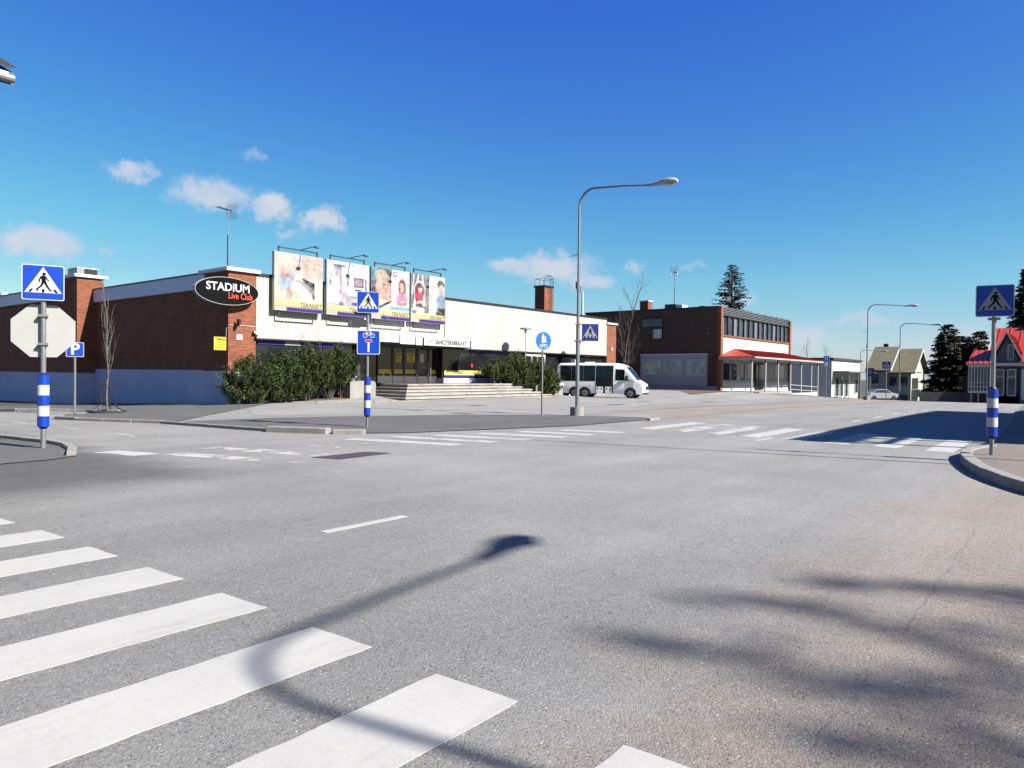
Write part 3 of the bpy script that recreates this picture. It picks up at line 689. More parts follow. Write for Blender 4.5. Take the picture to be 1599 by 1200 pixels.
# ------------------------------------------------------------------ signs on the shop
def scribble(t, x, z, w, h, y, m, seed, tilt=0):
    # print too small to read: a row of short strokes
    r = random.Random(seed); f = Flat(y); n = max(5, int(w / (h * .55)))
    for i in range(n):
        cx = x - w / 2 + w * (i + .5) / n; cz = z + tilt * (cx - x); k = h * r.uniform(.55, 1)
        f.line((cx - r.uniform(0, .2) * h, cz - k / 2), (cx + r.uniform(0, .3) * h, cz + k / 2), h * .16)
        if r.random() < .6: f.line((cx - h * .2, cz + r.uniform(-.3, .3) * h), (cx + h * .25, cz + r.uniform(-.3, .3) * h), h * .13)
    f.build('small_print', m, t)
def oval_sign():
    t = thing('oval_sign', 'black oval sign with white and orange lettering on the brick corner pier', 'sign', (17.86, 30.62, 5.08))
    n = 48; W, H = 1.56, .63
    def ell(s): return [(W * s * math.cos(2 * math.pi * i / n), (H + W * (s - 1)) * math.sin(2 * math.pi * i / n)) for i in range(n)]
    MB().prism(ell(1.0), 'y', -.08, .1).build('sign_box', m_signback, t)
    Flat(-.082).poly([(W * .985 * math.cos(2 * math.pi * i / n), H * .965 * math.sin(2 * math.pi * i / n)) for i in range(n)]).build('sign_face', m_signk, t)
    text('STADIUM', .5, m_signw, t, face_mtx(.02, -.086, .16) @ Matrix.Rotation(R(0), 4, 'Z'), sx=1.02, bold=.022)
    text('Live Club', .4, m_orange, t, face_mtx(.62, -.086, -.2), sx=.8, bold=.012)
    MB().box(.35, .5, .1, .4, -.2, -.1).box(.35, .5, .1, .4, .15, .25).build('bracket', m_black, t)
oval_sign()
t = thing('taxi_sign', 'yellow taxi notice board fixed to the dark brick wall by the corner pier', 'sign', (17.8, 31.1, 2.72))
MB().box(-.3, .3, -.02, .0, -.3, .3).build('board', m_yellow, t, bevel=.004)
text('TAKSI', .19, m_signk, t, face_mtx(0, -.026, .19), bold=.01)
scribble(t, 0, .05, .36, .07, -.024, m_redp, 3); scribble(t, 0, -.06, .3, .06, -.024, m_redp, 4); scribble(t, 0, -.2, .44, .09, -.024, m_signk, 5)
MB().box(.25, .42, .0, .03, -.2, -.15).build('bracket', m_black, t)
t = thing('house_number_plate', 'small white number plate on the red brick corner pier', 'sign', (18.7, 30.99, 3.05))
MB().box(-.15, .15, -.02, .0, -.13, .13).build('plate', m_signw, t, bevel=.006)
MB().box(-.05, .0, -.024, -.02, -.05, .05).box(.02, .06, -.024, -.02, -.05, .05).build('plate_mark', m_galv, t)
def strip_sign(label, x, w, z, h, y=29.44, frame=False):
    t = thing('fascia_sign', label, 'sign', (x, y, z)); MB().box(-w / 2, w / 2, -.03, .05, -h / 2, h / 2).build('sign_board', m_signw, t, bevel=.006)
    if frame:
        for s in (-1, 1): MB().box(min(s * (w / 2 + .03), s * (w / 2 + .003)), max(s * (w / 2 + .03), s * (w / 2 + .003)), -.05, .05, -h / 2, h / 2).build('sign_frame', m_darkgrey, t)
    return t
t = strip_sign('white sign board at the left end of the entrance canopy with small grey lettering', 27.9, 1.1, 3.3, .5)
Flat(-.033).ring(-.36, .1, .09, .02).build('ring_mark', m_darkgrey, t); scribble(t, .15, .08, .5, .1, -.033, m_darkgrey, 7)
t = strip_sign('blank white board between two lettered boards on the entrance canopy', 28.78, .5, 3.26, .46)
t = strip_sign('long white sign board with dark capitals along the entrance canopy', 31.1, 3.9, 3.26, .44, frame=True)
scribble(t, -1.5, .02, .62, .17, -.033, m_signk, 6, .3)
text('SÄHKÖTEKNIIKKA KY', .38, m_signk, t, face_mtx(.3, -.034, -.02), sx=.72, bold=.022)
t = strip_sign('white sign board at the right end of the entrance canopy', 33.75, 1.15, 3.22, .5)
Flat(-.033).ring(-.38, .03, .085, .02).build('ring_mark', m_darkgrey, t); scribble(t, .13, .0, .5, .1, -.033, m_darkgrey, 8)

# ------------------------------------------------------------------ billboards
class Pic:
    def __init__(s, bg, nx=84, ny=96):
        s.nx, s.ny = nx, ny; s.u, s.v = np.meshgrid(np.linspace(0, 1, nx), np.linspace(0, 1, ny)); s.c = np.ones((ny, nx, 3)) * np.array(bg); s.rng = np.random.RandomState(5)
    def put(s, m, col, op=1.0): m = np.clip(m, 0, 1)[..., None] * op; s.c = s.c * (1 - m) + np.array(col) * m; return s
    def ell(s, cx, cy, rx, ry, col, op=1, soft=.15, rot=0):
        du, dv = s.u - cx, s.v - cy; a = R(rot); x = du * math.cos(a) + dv * math.sin(a); y = -du * math.sin(a) + dv * math.cos(a)
        d = np.sqrt((x / rx) ** 2 + (y / ry) ** 2); return s.put((1 - d) / soft + .5, col, op)
    def rect(s, x0, x1, y0, y1, col, op=1, soft=.006):
        m = np.minimum(np.minimum((s.u - x0), (x1 - s.u)), np.minimum((s.v - y0), (y1 - s.v))) / soft + .5; return s.put(m, col, op)
    def poly(s, pts, col, op=1):
        m = np.zeros_like(s.u, dtype=bool)
        for (a, b) in zip(pts, pts[1:] + pts[:1]):
            if a[1] == b[1]: continue
            m ^= ((a[1] > s.v) != (b[1] > s.v)) & (s.u < (b[0] - a[0]) * (s.v - a[1]) / (b[1] - a[1]) + a[0])
        return s.put(m.astype(float), col, op)
    def blotch(s, amp, n=7, grey=False):
        g = s.rng.rand(n, n, 3) - .5
        if grey: g = np.repeat(g[..., :1], 3, 2) + .15 * g
        gu = s.u * (n - 1); gv = s.v * (n - 1); i = np.clip(gv.astype(int), 0, n - 2); j = np.clip(gu.astype(int), 0, n - 2); a = (gv - i)[..., None]; b = (gu - j)[..., None]
        s.c = np.clip(s.c + amp * (g[i, j] * (1 - a) * (1 - b) + g[i + 1, j] * a * (1 - b) + g[i, j + 1] * (1 - a) * b + g[i + 1, j + 1] * a * b), 0, 1); return s
    def footer(s):
        s.rect(-1, 2, -1, .17, (.92, .84, .34)); s.rect(-1, 2, -1, .075, (.8, .78, .8)); s.rect(.24, 2, -1, .062, (.07, .03, .32)); s.rect(-1, 2, .066, .078, (.55, .25, .15)); s.rect(-1, .24, .03, .05, (.45, .35, .4), .6); return s
    def build(s, w, h, parent, y):
        keep = s.c[s.v < .17].copy(); s.blotch(.14, 11, True).blotch(.2, 23, True).blotch(.2, 44, True); s.c[s.v < .17] = keep
        nx, ny = s.nx, s.ny
        vs = [((i / (nx - 1) - .5) * w, y, j / (ny - 1) * h) for j in range(ny) for i in range(nx)]
        fs = [(j * nx + i, j * nx + i + 1, (j + 1) * nx + i + 1, (j + 1) * nx + i) for j in range(ny - 1) for i in range(nx - 1)]
        me = bpy.data.meshes.new('print'); me.from_pydata(vs, [], fs); a = me.color_attributes.new('print', 'FLOAT_COLOR', 'POINT')
        a.data.foreach_set('color', np.concatenate([s.c.reshape(-1, 3), np.ones((nx * ny, 1))], 1).ravel()); me.materials.append(m_print)
        o = bpy.data.objects.new('printed_sheet', me); C.objects.link(o); o.parent = parent
def pic1():
    p = Pic((.78, .72, .66)).blotch(.16)
    p.rect(.55, 1, .62, 1, (.74, .58, .47), .6, .1); p.rect(.62, .7, .7, .98, (.66, .46, .36), .4, .03); p.rect(.8, .84, .72, .96, (.64, .44, .34), .4, .03)
    p.ell(.2, .64, .1, .1, (.52, .25, .22), 1, .8); p.ell(.2, .72, .13, .08, (.7, .6, .52), .7, .6); p.ell(.2, .47, .13, .13, (.42, .58, .74), .8, .6); p.ell(.34, .6, .05, .16, (.35, .4, .62), .7, .6, -15)
    p.ell(.42, .75, .1, .14, (.8, .76, .74), .6, .8); p.ell(.5, .78, .05, .05, (.62, .2, .18), .7, .5)
    p.poly([(.55, .6), (.83, .52), (.83, .2), (.72, .34)], (.06, .055, .06)); p.poly([(.42, .55), (.6, .53), (.82, .4), (.8, .28), (.5, .4)], (.42, .38, .42), .8)
    p.poly([(.3, .45), (.5, .52), (.76, .33), (.82, .18), (.4, .19), (.33, .3)], (.86, .85, .83)); p.ell(.42, .27, .12, .08, (.8, .68, .4), .6, .7); p.ell(.3, .3, .06, .12, (.52, .25, .22), .6, .6)
    return p.footer()
def pic2():
    p = Pic((.76, .75, .78)).blotch(.1)
    p.rect(-1, 2, .17, .42, (.56, .54, .58), .8, .05); p.rect(.16, .33, .42, .93, (.30, .24, .42), .75, .02)
    for x in (.18, .22, .27, .31): p.rect(x, x + .015, .42, .92, (.12, .09, .2), .7, .01)
    p.rect(.15, .42, .9, .94, (.1, .09, .12), .8, .01)
    p.ell(.2, .6, .11, .22, (.82, .81, .83), 1, .5); p.ell(.22, .77, .04, .05, (.5, .42, .4), .8, .5); p.ell(.12, .33, .2, .16, (.85, .85, .86), 1, .2); p.ell(.08, .6, .025, .05, (.12, .1, .12), .8, .5)
    p.ell(.49, .7, .04, .05, (.15, .12, .13), .9, .4); p.ell(.49, .56, .05, .13, (.82, .8, .8), 1, .4); p.ell(.48, .62, .02, .06, (.16, .1, .1), .8, .5)
    p.rect(.63, .86, .55, .73, (.1, .09, .11)); p.rect(.65, .84, .58, .71, (.48, .33, .4), .9); p.blotch(.1, 16)
    p.rect(.58, .9, .45, .54, (.86, .86, .87), 1, .02); p.rect(.66, .82, .48, .51, (.08, .08, .09)); p.ell(.7, .4, .2, .045, (.88, .88, .9), 1, .2); p.ell(.68, .36, .15, .02, (.2, .19, .22), .7, .4)
    p.rect(.9, .93, .48, .72, (.1, .09, .1), .8); p.ell(.66, .23, .09, .03, (.05, .04, .4), 1, .2); p.rect(.05, .4, .19, .205, (.1, .1, .11), .7); p.rect(.3, .38, .19, .24, (.12, .12, .13), .8, .03);
    return p.footer()
def pic3():
    p = Pic((.82, .82, .84)).blotch(.06)
    p.rect(-1, .5, .3, 2, (.13, .12, .13)); p.rect(-1, .16, .75, 2, (.1, .4, .52), .9, .04); p.ell(.3, .62, .2, .25, (.72, .45, .38), 1, .15, 12); p.ell(.26, .84, .2, .13, (.62, .5, .42), 1, .3, -10)
    p.ell(.3, .68, .06, .025, (.35, .16, .13), .8, .6); p.ell(.35, .53, .07, .025, (.72, .3, .32), .8, .5); p.ell(.2, .7, .07, .16, (.75, .62, .52), .6, .7); p.ell(.3, .42, .24, .07, (.74, .48, .38), 1, .2, -12); p.poly([(-.1, .2), (.5, .2), (.5, .36), (.2, .4), (-.1, .42)], (.8, .8, .82)); p.poly([(.16, .24), (.5, .38), (.5, .34), (.2, .2)], (.1, .1, .1))
    p.rect(.06, .4, .225, .25, (.25, .25, .26), .5)
    p.ell(.8, .68, .1, .16, (.34, .16, .13), 1, .25); p.ell(.79, .66, .06, .1, (.75, .52, .46), 1, .25); p.rect(.71, .75, .45, .65, (.3, .13, .11), .9, .02); p.rect(.86, .9, .43, .65, (.3, .13, .11), .9, .02); p.ell(.79, .42, .15, .13, (.72, .30, .48), 1, .2); p.rect(.66, .94, .3, .42, (.72, .32, .5), 1, .03)
    p.ell(.84, .36, .1, .035, (.75, .52, .46), 1, .3); p.ell(.86, .34, .06, .02, (.25, .22, .24), .9, .4); p.rect(.5, 2, .2, .265, (.2, .52, .55), .9, .02)
    p.rect(.56, .66, .87, .965, (.12, .13, .25)); p.ell(.61, .917, .04, .038, (.8, .8, .84))
    return p.footer()
def pic4():
    p = Pic((.74, .74, .75)).blotch(.1)
    p.rect(-1, .52, .2, 2, (.24, .23, .24)); p.rect(.3, .52, .3, 1, (.35, .34, .35), .8, .03); p.blotch(.14, 18)
    p.poly([(.05, .3), (.18, .98), (.23, .98), (.12, .3)], (.86, .86, .86)); p.poly([(.42, .34), (.34, .98), (.3, .98), (.36, .34)], (.84, .84, .85)); p.poly([(.0, .6), (.06, .98), (.1, .98), (.04, .5)], (.84, .84, .85), .8)
    p.ell(.24, .66, .17, .2, (.84, .84, .84), 1, .1); p.ell(.24, .64, .145, .18, (.3, .24, .24), 1, .15); p.ell(.23, .55, .12, .19, (.58, .05, .1), 1, .2); p.ell(.26, .68, .055, .075, (.78, .62, .55), 1, .25); p.ell(.25, .76, .07, .05, (.2, .12, .1), 1, .3); p.ell(.3, .4, .14, .05, (.8, .65, .6), 1, .3); p.ell(.25, .33, .08, .06, (.1, .1, .12), .9, .3)
    p.ell(.2, .25, .2, .06, (.8, .8, .8), .9, .3); p.rect(.04, .14, .17, .24, (.12, .2, .42), .8, .03); p.blotch(.08, 20)
    p.rect(.52, 2, .18, 2, (.8, .8, .81), .9); p.ell(.63, .6, .1, .22, (.8, .72, .7), .8, .5); p.ell(.63, .74, .07, .08, (.82, .72, .66), .9, .5)
    p.ell(.88, .83, .11, .1, (.13, .1, .1), 1, .2); p.ell(.9, .72, .085, .12, (.76, .58, .5), 1, .25); p.ell(.9, .44, .17, .2, (.34, .45, .6), 1, .25); p.rect(.72, 2, .17, .33, (.08, .075, .08), 1, .02); p.ell(.66, .33, .12, .14, (.82, .8, .82), .9, .5)
    return p.footer()
BILL = [(21.72, pic1, 'leftmost billboard of the row, pale office scene with a dark laptop'),
        (24.78, pic2, 'second billboard from the brick corner pier, grey living room scene with a television'),
        (27.76, pic3, 'close smiling face beside a figure in pink, third billboard from the brick corner pier'),
        (30.7, pic4, 'figure in red and a figure in blue, rightmost billboard of the row of four')]
for x, pf, lab in BILL:
    t = thing('billboard', lab, 'billboard', (x, 30.74, 4.42), 0, 'billboards on the shop front')
    w, h = 2.84, 2.84
    MB().box(-w / 2, w / 2, -.09, .09, 0, h).build('board', m_alu, t, bevel=.012)
    pf().build(w - .05, h - .05, t, -.094); t.children[-1].location.z = .025
    text('TEKNISET', .3, m_darkgrey, t, face_mtx(.68, -.1, .335), sx=1.0, shear=.28, bold=.004)
    fr = MB()
    for s in (-1, 1): fr.box(s * 1.12 - .03, s * 1.12 + .03, -.03, .03, h, h + .26)
    fr.box(-1.15, 1.15, -.03, .03, h + .2, h + .26); fr.build('top_frame', m_darkgrey, t)
    fb = MB()
    for s in (-1, 1):
        fb.box(s * 1.1 - .025, s * 1.1 + .025, .0, .05, -.3, 0)
        for zz in (.2, 1.4): MB().box(s * 1.1 - .05, s * 1.1 + .05, .09, .26, zz, zz + .1).build('wall_bracket', m_darkgrey, t)
    fb.box(-1.125, 1.125, .0, .05, -.34, -.29); fb.build('bottom_frame', m_darkgrey, t)
    MB().tube([(.1, 0, h + .23), (.15, -.9, h + .3), (.15, -1.25, h + .3)], .022, 6).build('lamp_arm', m_darkgrey, t)
    MB().box(.02, .26, -1.36, -1.22, h + .2, h + .27).build('flood_lamp', m_darkgrey, t, bevel=.02)
# ------------------------------------------------------------------ aerials and a flag mast on the roofs
def aerial(label, x, y, z, H, rz, dish=False, s=1.0):
    t = thing('roof_aerial', label, 'aerial', (x, y, z), rz)
    MB().cyl((0, 0, 0), (0, 0, H * .55), .035, .03, 8).build('lower_mast', m_darkgrey, t)
    MB().cyl((0, 0, H * .55), (0, 0, H), .024, .02, 8).build('upper_mast', m_alu, t)
    b = MB().cyl((-.9 * s, 0, H - .12), (.35 * s, 0, H - .12), .018, .018, 6)
    for i in range(9): b.cyl((-.85 * s + i * .12 * s, -.17 * s, H - .12), (-.85 * s + i * .12 * s, .17 * s, H - .12), .008, .008, 4)
    b.build('boom', m_darkgrey, t)
    r = MB()
    for i in range(6):
        for sg in (-1, 1): r.cyl((.28 * s + .03 * i * s, -.4 * s, H - .12 + sg * (.06 + i * .075) * s), (.28 * s + .03 * i * s, .4 * s, H - .12 + sg * (.06 + i * .075) * s), .009, .009, 4)
    for yy in (-.3, .3): r.tube([(.46 * s, yy * s, H - .12 + .45 * s), (.28 * s, yy * s, H - .12), (.46 * s, yy * s, H - .12 - .45 * s)], .01, 4)
    r.build('reflector', m_alu, t)
    return t
aerial('television aerial on a thin mast above the brick corner pier', 18.45, 31.6, 6.25, 2.85, R(20), s=.8)
t = thing('flag_mast', 'plain white mast rising behind the right end of the cream front', 'mast', (51.05, 33, 5.75))
MB().cyl((0, 0, 0), (0, 0, 2.55), .1, .085, 12).build('pole', m_signw, t, smooth=True); MB().cyl((0, 0, 2.55), (0, 0, 2.61), .11, .06, 12).build('finial', m_signw, t)
# ------------------------------------------------------------------ road signs
def rz_to(nx, ny): return math.atan2(nx, -ny)
def facing(x, y, turn=0): return rz_to(-x, -y) + R(turn)
def collar(t, z0, z1, r=.085):
    n = 5; h = (z1 - z0) / n
    for i in range(n):
        MB().cyl((0, 0, z0 + i * h + .002), (0, 0, z0 + (i + 1) * h - .002), r, r, 20).build('blue_band' if i % 2 == 0 else 'white_band', m_blue if i % 2 == 0 else m_signw, t, smooth=True)
    MB().cyl((0, 0, z0 - .04), (0, 0, z0), .05, r - .01, 14).cyl((0, 0, z1), (0, 0, z1 + .03), r - .02, .045, 14).build('collar_end', m_black, t, smooth=True)
def walker(f, s, cx, cz):
    def P(x, y): return (cx + x * s, cz + y * s)
    f.disc(*P(.02, .262), .042 * s, 14); f.poly([P(-.055, .2), P(.0, .222), P(.055, .205), P(.06, .03), P(-.03, .02)])
    f.line(P(-.045, .19), P(-.095, .09), .04 * s, .032 * s); f.line(P(-.095, .1), P(-.085, .03), .032 * s, .026 * s)
    f.line(P(.05, .19), P(.09, .12), .038 * s, .03 * s); f.line(P(.085, .125), P(.135, .075), .03 * s, .024 * s)
    f.line(P(.03, .06), P(.09, -.07), .062 * s, .046 * s); f.line(P(.085, -.06), P(.165, -.19), .046 * s, .034 * s); f.line(P(.15, -.185), P(.205, -.185), .03 * s)
    f.line(P(.0, .05), P(-.05, -.07), .06 * s, .046 * s); f.line(P(-.045, -.06), P(-.15, -.16), .046 * s, .034 * s); f.line(P(-.165, -.178), P(-.11, -.178), .03 * s)
def crossing_plate(t, cz, s=.6, y=-.05, tri=None, back=m_signback):
    MB().prism(rrect(s, s * .97, .03, 4, 0, cz), 'y', y - .004, y + .01).build('plate', m_signw, t)
    Flat(y - .006).poly(rrect(s * .955, s * .925, .025, 4, 0, cz)).build('blue_field', m_blue, t)
    k = s
    Flat(y - .0085).poly([(-.44 * k, cz - .285 * k), (.44 * k, cz - .285 * k), (0, cz + .43 * k)]).build('white_triangle', tri or m_signw, t)
    f = Flat(y - .011); walker(f, s * 1.02, 0, cz - .03 * k)
    for x, sk in ((-.29, .05), (0, 0), (.29, -.05)):
        f.poly([(x * k - .03 * k - sk * k * .6, cz - .27 * k), (x * k + .03 * k - sk * k * .6, cz - .27 * k), (x * k + .028 * k + sk * k * .6, cz - .18 * k), (x * k - .028 * k + sk * k * .6, cz - .18 * k)])
    f.build('pictogram', m_signk, t)
def pole(t, H, r=.038, m=None): return MB().cyl((0, 0, -.25), (0, 0, H), r, r, 14).build('pole', m or m_galv, t, smooth=True)
m_trig = mat('sign_grey_white', (.42, .43, .46), .4, .05, 5)
# left corner: crossing sign with the back of a stop sign
x, y = 5.16, 15.08
t = thing('crossing_sign', 'pedestrian crossing sign over the grey back of an octagonal sign, blue and white post collar', 'road sign', (x, y, .05), facing(x, y, -3))
pole(t, 3.28, .044); crossing_plate(t, 3.0, .66, -.075); collar(t, .36, 1.32, .097)
s8 = [(.545 * math.cos(R(22.5 + 45 * i)), 2.12 + .52 * math.sin(R(22.5 + 45 * i))) for i in range(8)]
MB().prism(s8, 'y', .062, .075).build('octagon_plate', m_signback, t, label='plain grey back of an octagonal sign plate')
for z in (1.86, 2.38): MB().box(-.075, .075, -.07, .06, z, z + .04).build('clamp', m_galv, t)
# right island
x, y = 15.31, 1.31
t = thing('crossing_sign', 'pedestrian crossing sign on the right hand kerb island with a striped post collar', 'road sign', (x, y, .13), facing(x, y, 4))
pole(t, 2.95, .036); crossing_plate(t, 2.71, .57, -.07, m_trig); collar(t, .33, 1.17, .085)
MB().box(-.09, .09, -.07, .07, 2.38, 2.42).build('clamp', m_galv, t)
# middle: crossing sign, name plates and dead-end plate
x, y = 12.82, 15.05
t = thing('crossing_sign', 'pedestrian crossing sign above a blue dead end plate and dark street name plates', 'road sign', (x, y, .05), facing(x, y, 2))
pole(t, 3.35, .036); crossing_plate(t, 3.28, .58, -.07); collar(t, .28, 1.28, .088)
cz = 2.22
MB().prism(rrect(.6, .64, .04, 4, .02, cz), 'y', -.072, -.058).build('dead_end_plate', m_signw, t)
Flat(-.074).poly(rrect(.56, .6, .03, 4, .02, cz)).build('dead_end_field', m_blue, t)
f = Flat(-.0765); f.line((.02, cz - .26), (.02, cz + .02), .055)
for dx in (-.09, .1): f.ring(.02 + dx, cz + .18, .062, .016)
f.line((-.06, cz + .185), (-.03, cz + .25), .014); f.line((-.03, cz + .25), (.08, cz + .25), .014); f.line((-.03, cz + .24), (.03, cz + .175), .014); f.line((.03, cz + .175), (.08, cz + .25), .014); f.line((.12, cz + .185), (.075, cz + .27), .014); f.line((.05, cz + .275), (.09, cz + .275), .014); f.line((-.06, cz + .265), (0, cz + .265), .014)
f.line((.02, cz + .0), (.02, cz + .05), .055); f.build('white_symbol', m_signw, t)
Flat(-.0795).poly([(-.07, cz - .0), (.11, cz - .0), (.11, cz + .075), (-.07, cz + .075)]).build('symbol_outline', m_signw, t)
Flat(-.082).poly([(-.06, cz + .01), (.1, cz + .01), (.1, cz + .065), (-.06, cz + .065)]).build('red_bar', m_redp, t)
for z, h, ln in ((2.72, .2, .5), (2.98, .09, .35)):
    MB().box(-ln - .02, -.02, -.03, .0, z - h / 2, z + h / 2).build('street_name_plate', m_darkgrey, t, bevel=.005)
Flat(-.032).line((-.48, 2.72), (-.42, 2.79), .012).line((-.48, 2.72), (-.42, 2.65), .012).build('plate_mark', m_galv, t)
for z in (2.0, 2.45, 3.1): MB().box(-.07, .07, -.06, .06, z, z + .035).build('clamp', m_galv, t)
# round shared path sign
x, y = 20.45, 14.84
t = thing('shared_path_sign', 'round blue foot and cycle path sign on a thin post', 'road sign', (x, y, .05), facing(x, y, 32))
pole(t, 2.9, .032)
MB().prism([(.33 * math.cos(R(i * 12)), 2.58 + .33 * math.sin(R(i * 12))) for i in range(30)], 'y', -.06, -.045).build('plate', m_signw, t)
m_lblue = mat('sign_light_blue', (.01, .19, .72), .4, .05, 5)
Flat(-.062).disc(0, 2.58, .31, 30).build('blue_field', m_lblue, t)
f = Flat(-.0645); f.disc(-.02, 2.79, .035, 12); f.line((-.02, 2.75), (-.02, 2.62), .1); f.line((-.05, 2.64), (-.05, 2.5), .045); f.line((.01, 2.64), (.01, 2.5), .045); f.disc(.075, 2.72, .025, 10); f.line((.075, 2.69), (.075, 2.52), .06)
for dx in (-.1, .1): f.ring(dx, 2.4, .065, .018, 16)
f.line((-.1, 2.4), (-.02, 2.46), .016); f.line((-.02, 2.46), (.1, 2.4), .016); f.line((0, 2.39), (.06, 2.46), .016); f.line((-.1, 2.4), (0, 2.39), .016); f.build('white_symbol', m_signw, t)
# parking sign
x, y = 9.7, 25.7
t = thing('parking_sign', 'blue parking sign with a white P before the shaded brick wall', 'road sign', (x, y, .05), facing(x, y, 0))
pole(t, 2.25, .035); MB().prism(rrect(.5, .47, .03, 4, 0, 2.06), 'y', -.055, -.042).build('plate', m_signw, t); Flat(-.057).poly(rrect(.47, .44, .025, 4, 0, 2.06)).build('blue_field', m_blue, t)
text('P', .5, m_signw, t, face_mtx(0, -.062, 2.06), bold=.03); MB().box(-.12, .12, -.12, .12, 0, .02).build('base_plate', m_galv, t)
# sign hung on the street lamp
x, y = 21.71, 14.21
t = thing('crossing_sign', 'square crossing sign clamped to the tall street lamp pole', 'road sign', (x, y, 2.7), facing(x, y, 14))
t.location = (x, y, 2.65)
s_ = MB().prism(rrect(.62, .62, .02, 3, .42, .32), 'y', -.1, -.088).build('plate', m_signw, t)
Flat(-.102).poly(rrect(.6, .6, .018, 3, .42, .32)).build('blue_field', mat('sign_dark_blue', (.006, .02, .25), .4, .08, 5), t)
Flat(-.1045).poly([(.42 - .27, .13), (.42 + .27, .13), (.42, .57)]).build('white_triangle', m_trig, t)
f = Flat(-.107); walker(f, .58, .42, .3)
for dx in (-.19, -.06, .06, .19): f.poly([(.42 + dx - .03, .135), (.42 + dx + .03, .135), (.42 + dx + .02, .19), (.42 + dx - .02, .19)])
f.build('pictogram', m_signk, t)
for z in (.02, .6): MB().box(-.1, .35, -.08, .1, z, z + .03).build('clamp', m_galv, t)
# far signs
def far_sign(label, x, y, kind, z, s=.6, turn=0):
    t = thing('road_sign', label, 'road sign', (x, y, gz(x, y)), facing(x, y, turn)); pole(t, z + s / 2, .04)
    if kind == 'ped': crossing_plate(t, z, s, -.06)
    else:
        MB().prism(rrect(s, s, .03, 3, 0, z), 'y', -.06, -.048).build('plate', m_signw if kind != 'dark' else m_darkgrey, t)
        Flat(-.062).poly(rrect(s * .93, s * .93, .025, 3, 0, z)).build('blue_field', {'dark': mat('sign_dark_blue', (.006, .02, .25)), 'bus': m_lblue}[kind], t)
        f = Flat(-.0645)
        if kind == 'dark': f.ring(0, z, s * .22, s * .09); f.build('symbol', m_trig, t)
        else: f.line((-.09, z - .15), (-.09, z + .1), .06); f.line((.09, z - .15), (.09, z + .1), .06); f.line((-.12, z + .12), (.12, z + .12), .07); f.build('symbol', m_signw, t)
    return t
far_sign('small light blue bus stop sign on a thin pole before the white building', 69.4, 18.6, 'bus', 3.6, .5)
MB().box(-.14, .14, -.055, -.04, 2.9, 3.3).build('white_plate', m_signw, [o for o in C.objects if o.name.startswith('road_sign')][-1])
far_sign('distant square crossing sign beyond the crest beside the lamp posts', 77.2, 15.2, 'ped', 3.35, .72)
far_sign('distant dark blue square sign seen left of the far crossing sign', 81.7, 17.6, 'dark', 2.85, .8)

# ------------------------------------------------------------------ street lamps
def make_lamp():
    t = thing('street_lamp', '', 'street lamp')
    MB().cyl((0, 0, -.4), (0, 0, .32), .26, .24, 20).build('concrete_foot', m_conc, t, smooth=True)
    pts = [(0, 0, .3), (0, 0, 2.2)]; rad = [.085, .085]
    MB().cyl((0, 0, .3), (0, 0, 3.2), .072, .066, 16).build('lower_pole', m_galv, t, smooth=True)
    pt = [(0, 0, 3.2), (0, 0, 5), (0, 0, 7.38)]; rr = [.054, .048, .042]
    for i in range(1, 10):
        a = R(10 * i); pt.append((.6 - .6 * math.cos(a), 0, 7.38 + .6 * math.sin(a))); rr.append(.04)
    pt += [(1.8, 0, 7.88), (2.75, 0, 7.76)]; rr += [.034, .032]
    MB().tube(pt, rr, 14).build('upper_pole_and_arm', m_galv, t, smooth=True)
    MB().cyl((0, 0, 3.16), (0, 0, 3.22), .076, .076, 16).build('joint_sleeve', m_galv, t); MB().cyl((2.68, 0, 7.77), (2.76, 0, 7.76), .045, .045, 12).build('joint_sleeve', m_galv, t)
    h = MB(); ring = []
    # fitting: tapered neck and a rounded bowl
    sec = [(2.76, .06, .06, 7.76), (3.1, .085, .075, 7.77), (3.2, .12, .09, 7.78), (3.28, .15, .105, 7.78), (3.48, .16, .11, 7.78), (3.66, .13, .09, 7.77), (3.74, .07, .05, 7.76)]
    n = 14
    for (xx, wy, wz, zc) in sec: ring += [(xx, wy * math.cos(2 * math.pi * k / n), zc + wz * math.sin(2 * math.pi * k / n)) for k in range(n)]
    h.add(ring, [(i * n + k, i * n + (k + 1) % n, (i + 1) * n + (k + 1) % n, (i + 1) * n + k) for i in range(len(sec) - 1) for k in range(n)] + [tuple(range(n)), tuple(range((len(sec) - 1) * n, len(sec) * n))])
    hd = h.build('lamp_head', mat('lamp_head_white', (.62, .64, .68), .3, .05, 4), t, smooth=True)
    MB().cyl((3.46, 0, 7.66), (3.46, 0, 7.7), .12, .15, 14).build('lens', mat('lamp_lens', (.5, .5, .45), .2, .1, 5), hd)
    MB().box(-.03, .03, -.14, -.05, 4.5, 4.75).box(-.1, .02, .05, .12, 4.4, 4.6).build('fitting_bracket', m_darkgrey, t)
    MB().cyl((0, 0, 5.75), (-.55, .2, 5.72), .014, .01, 5).build('wire_stub', m_darkgrey, t)
    return t
lamp = make_lamp()
LAMPS = [(21.71, 14.21, -90, 1.0, 'tall grey street lamp on a round concrete foot at the footway edge'),
         (65.2, 14.29, -90, .98, 'second street lamp along the road, tallest of the distant ones'),
         (80.2, 14.6, -90, .95, 'third street lamp along the road, beside the olive roofed house'),
         (108, 24.5, -90, .9, 'faint thin street lamp far behind the white building corner'),
         (100, 32.5, -85, .62, 'small street lamp head just above the red porch roof'),
         (3.5, -6.12, 15, .94, 'street lamp standing behind the viewer, its shadow on the near road')]
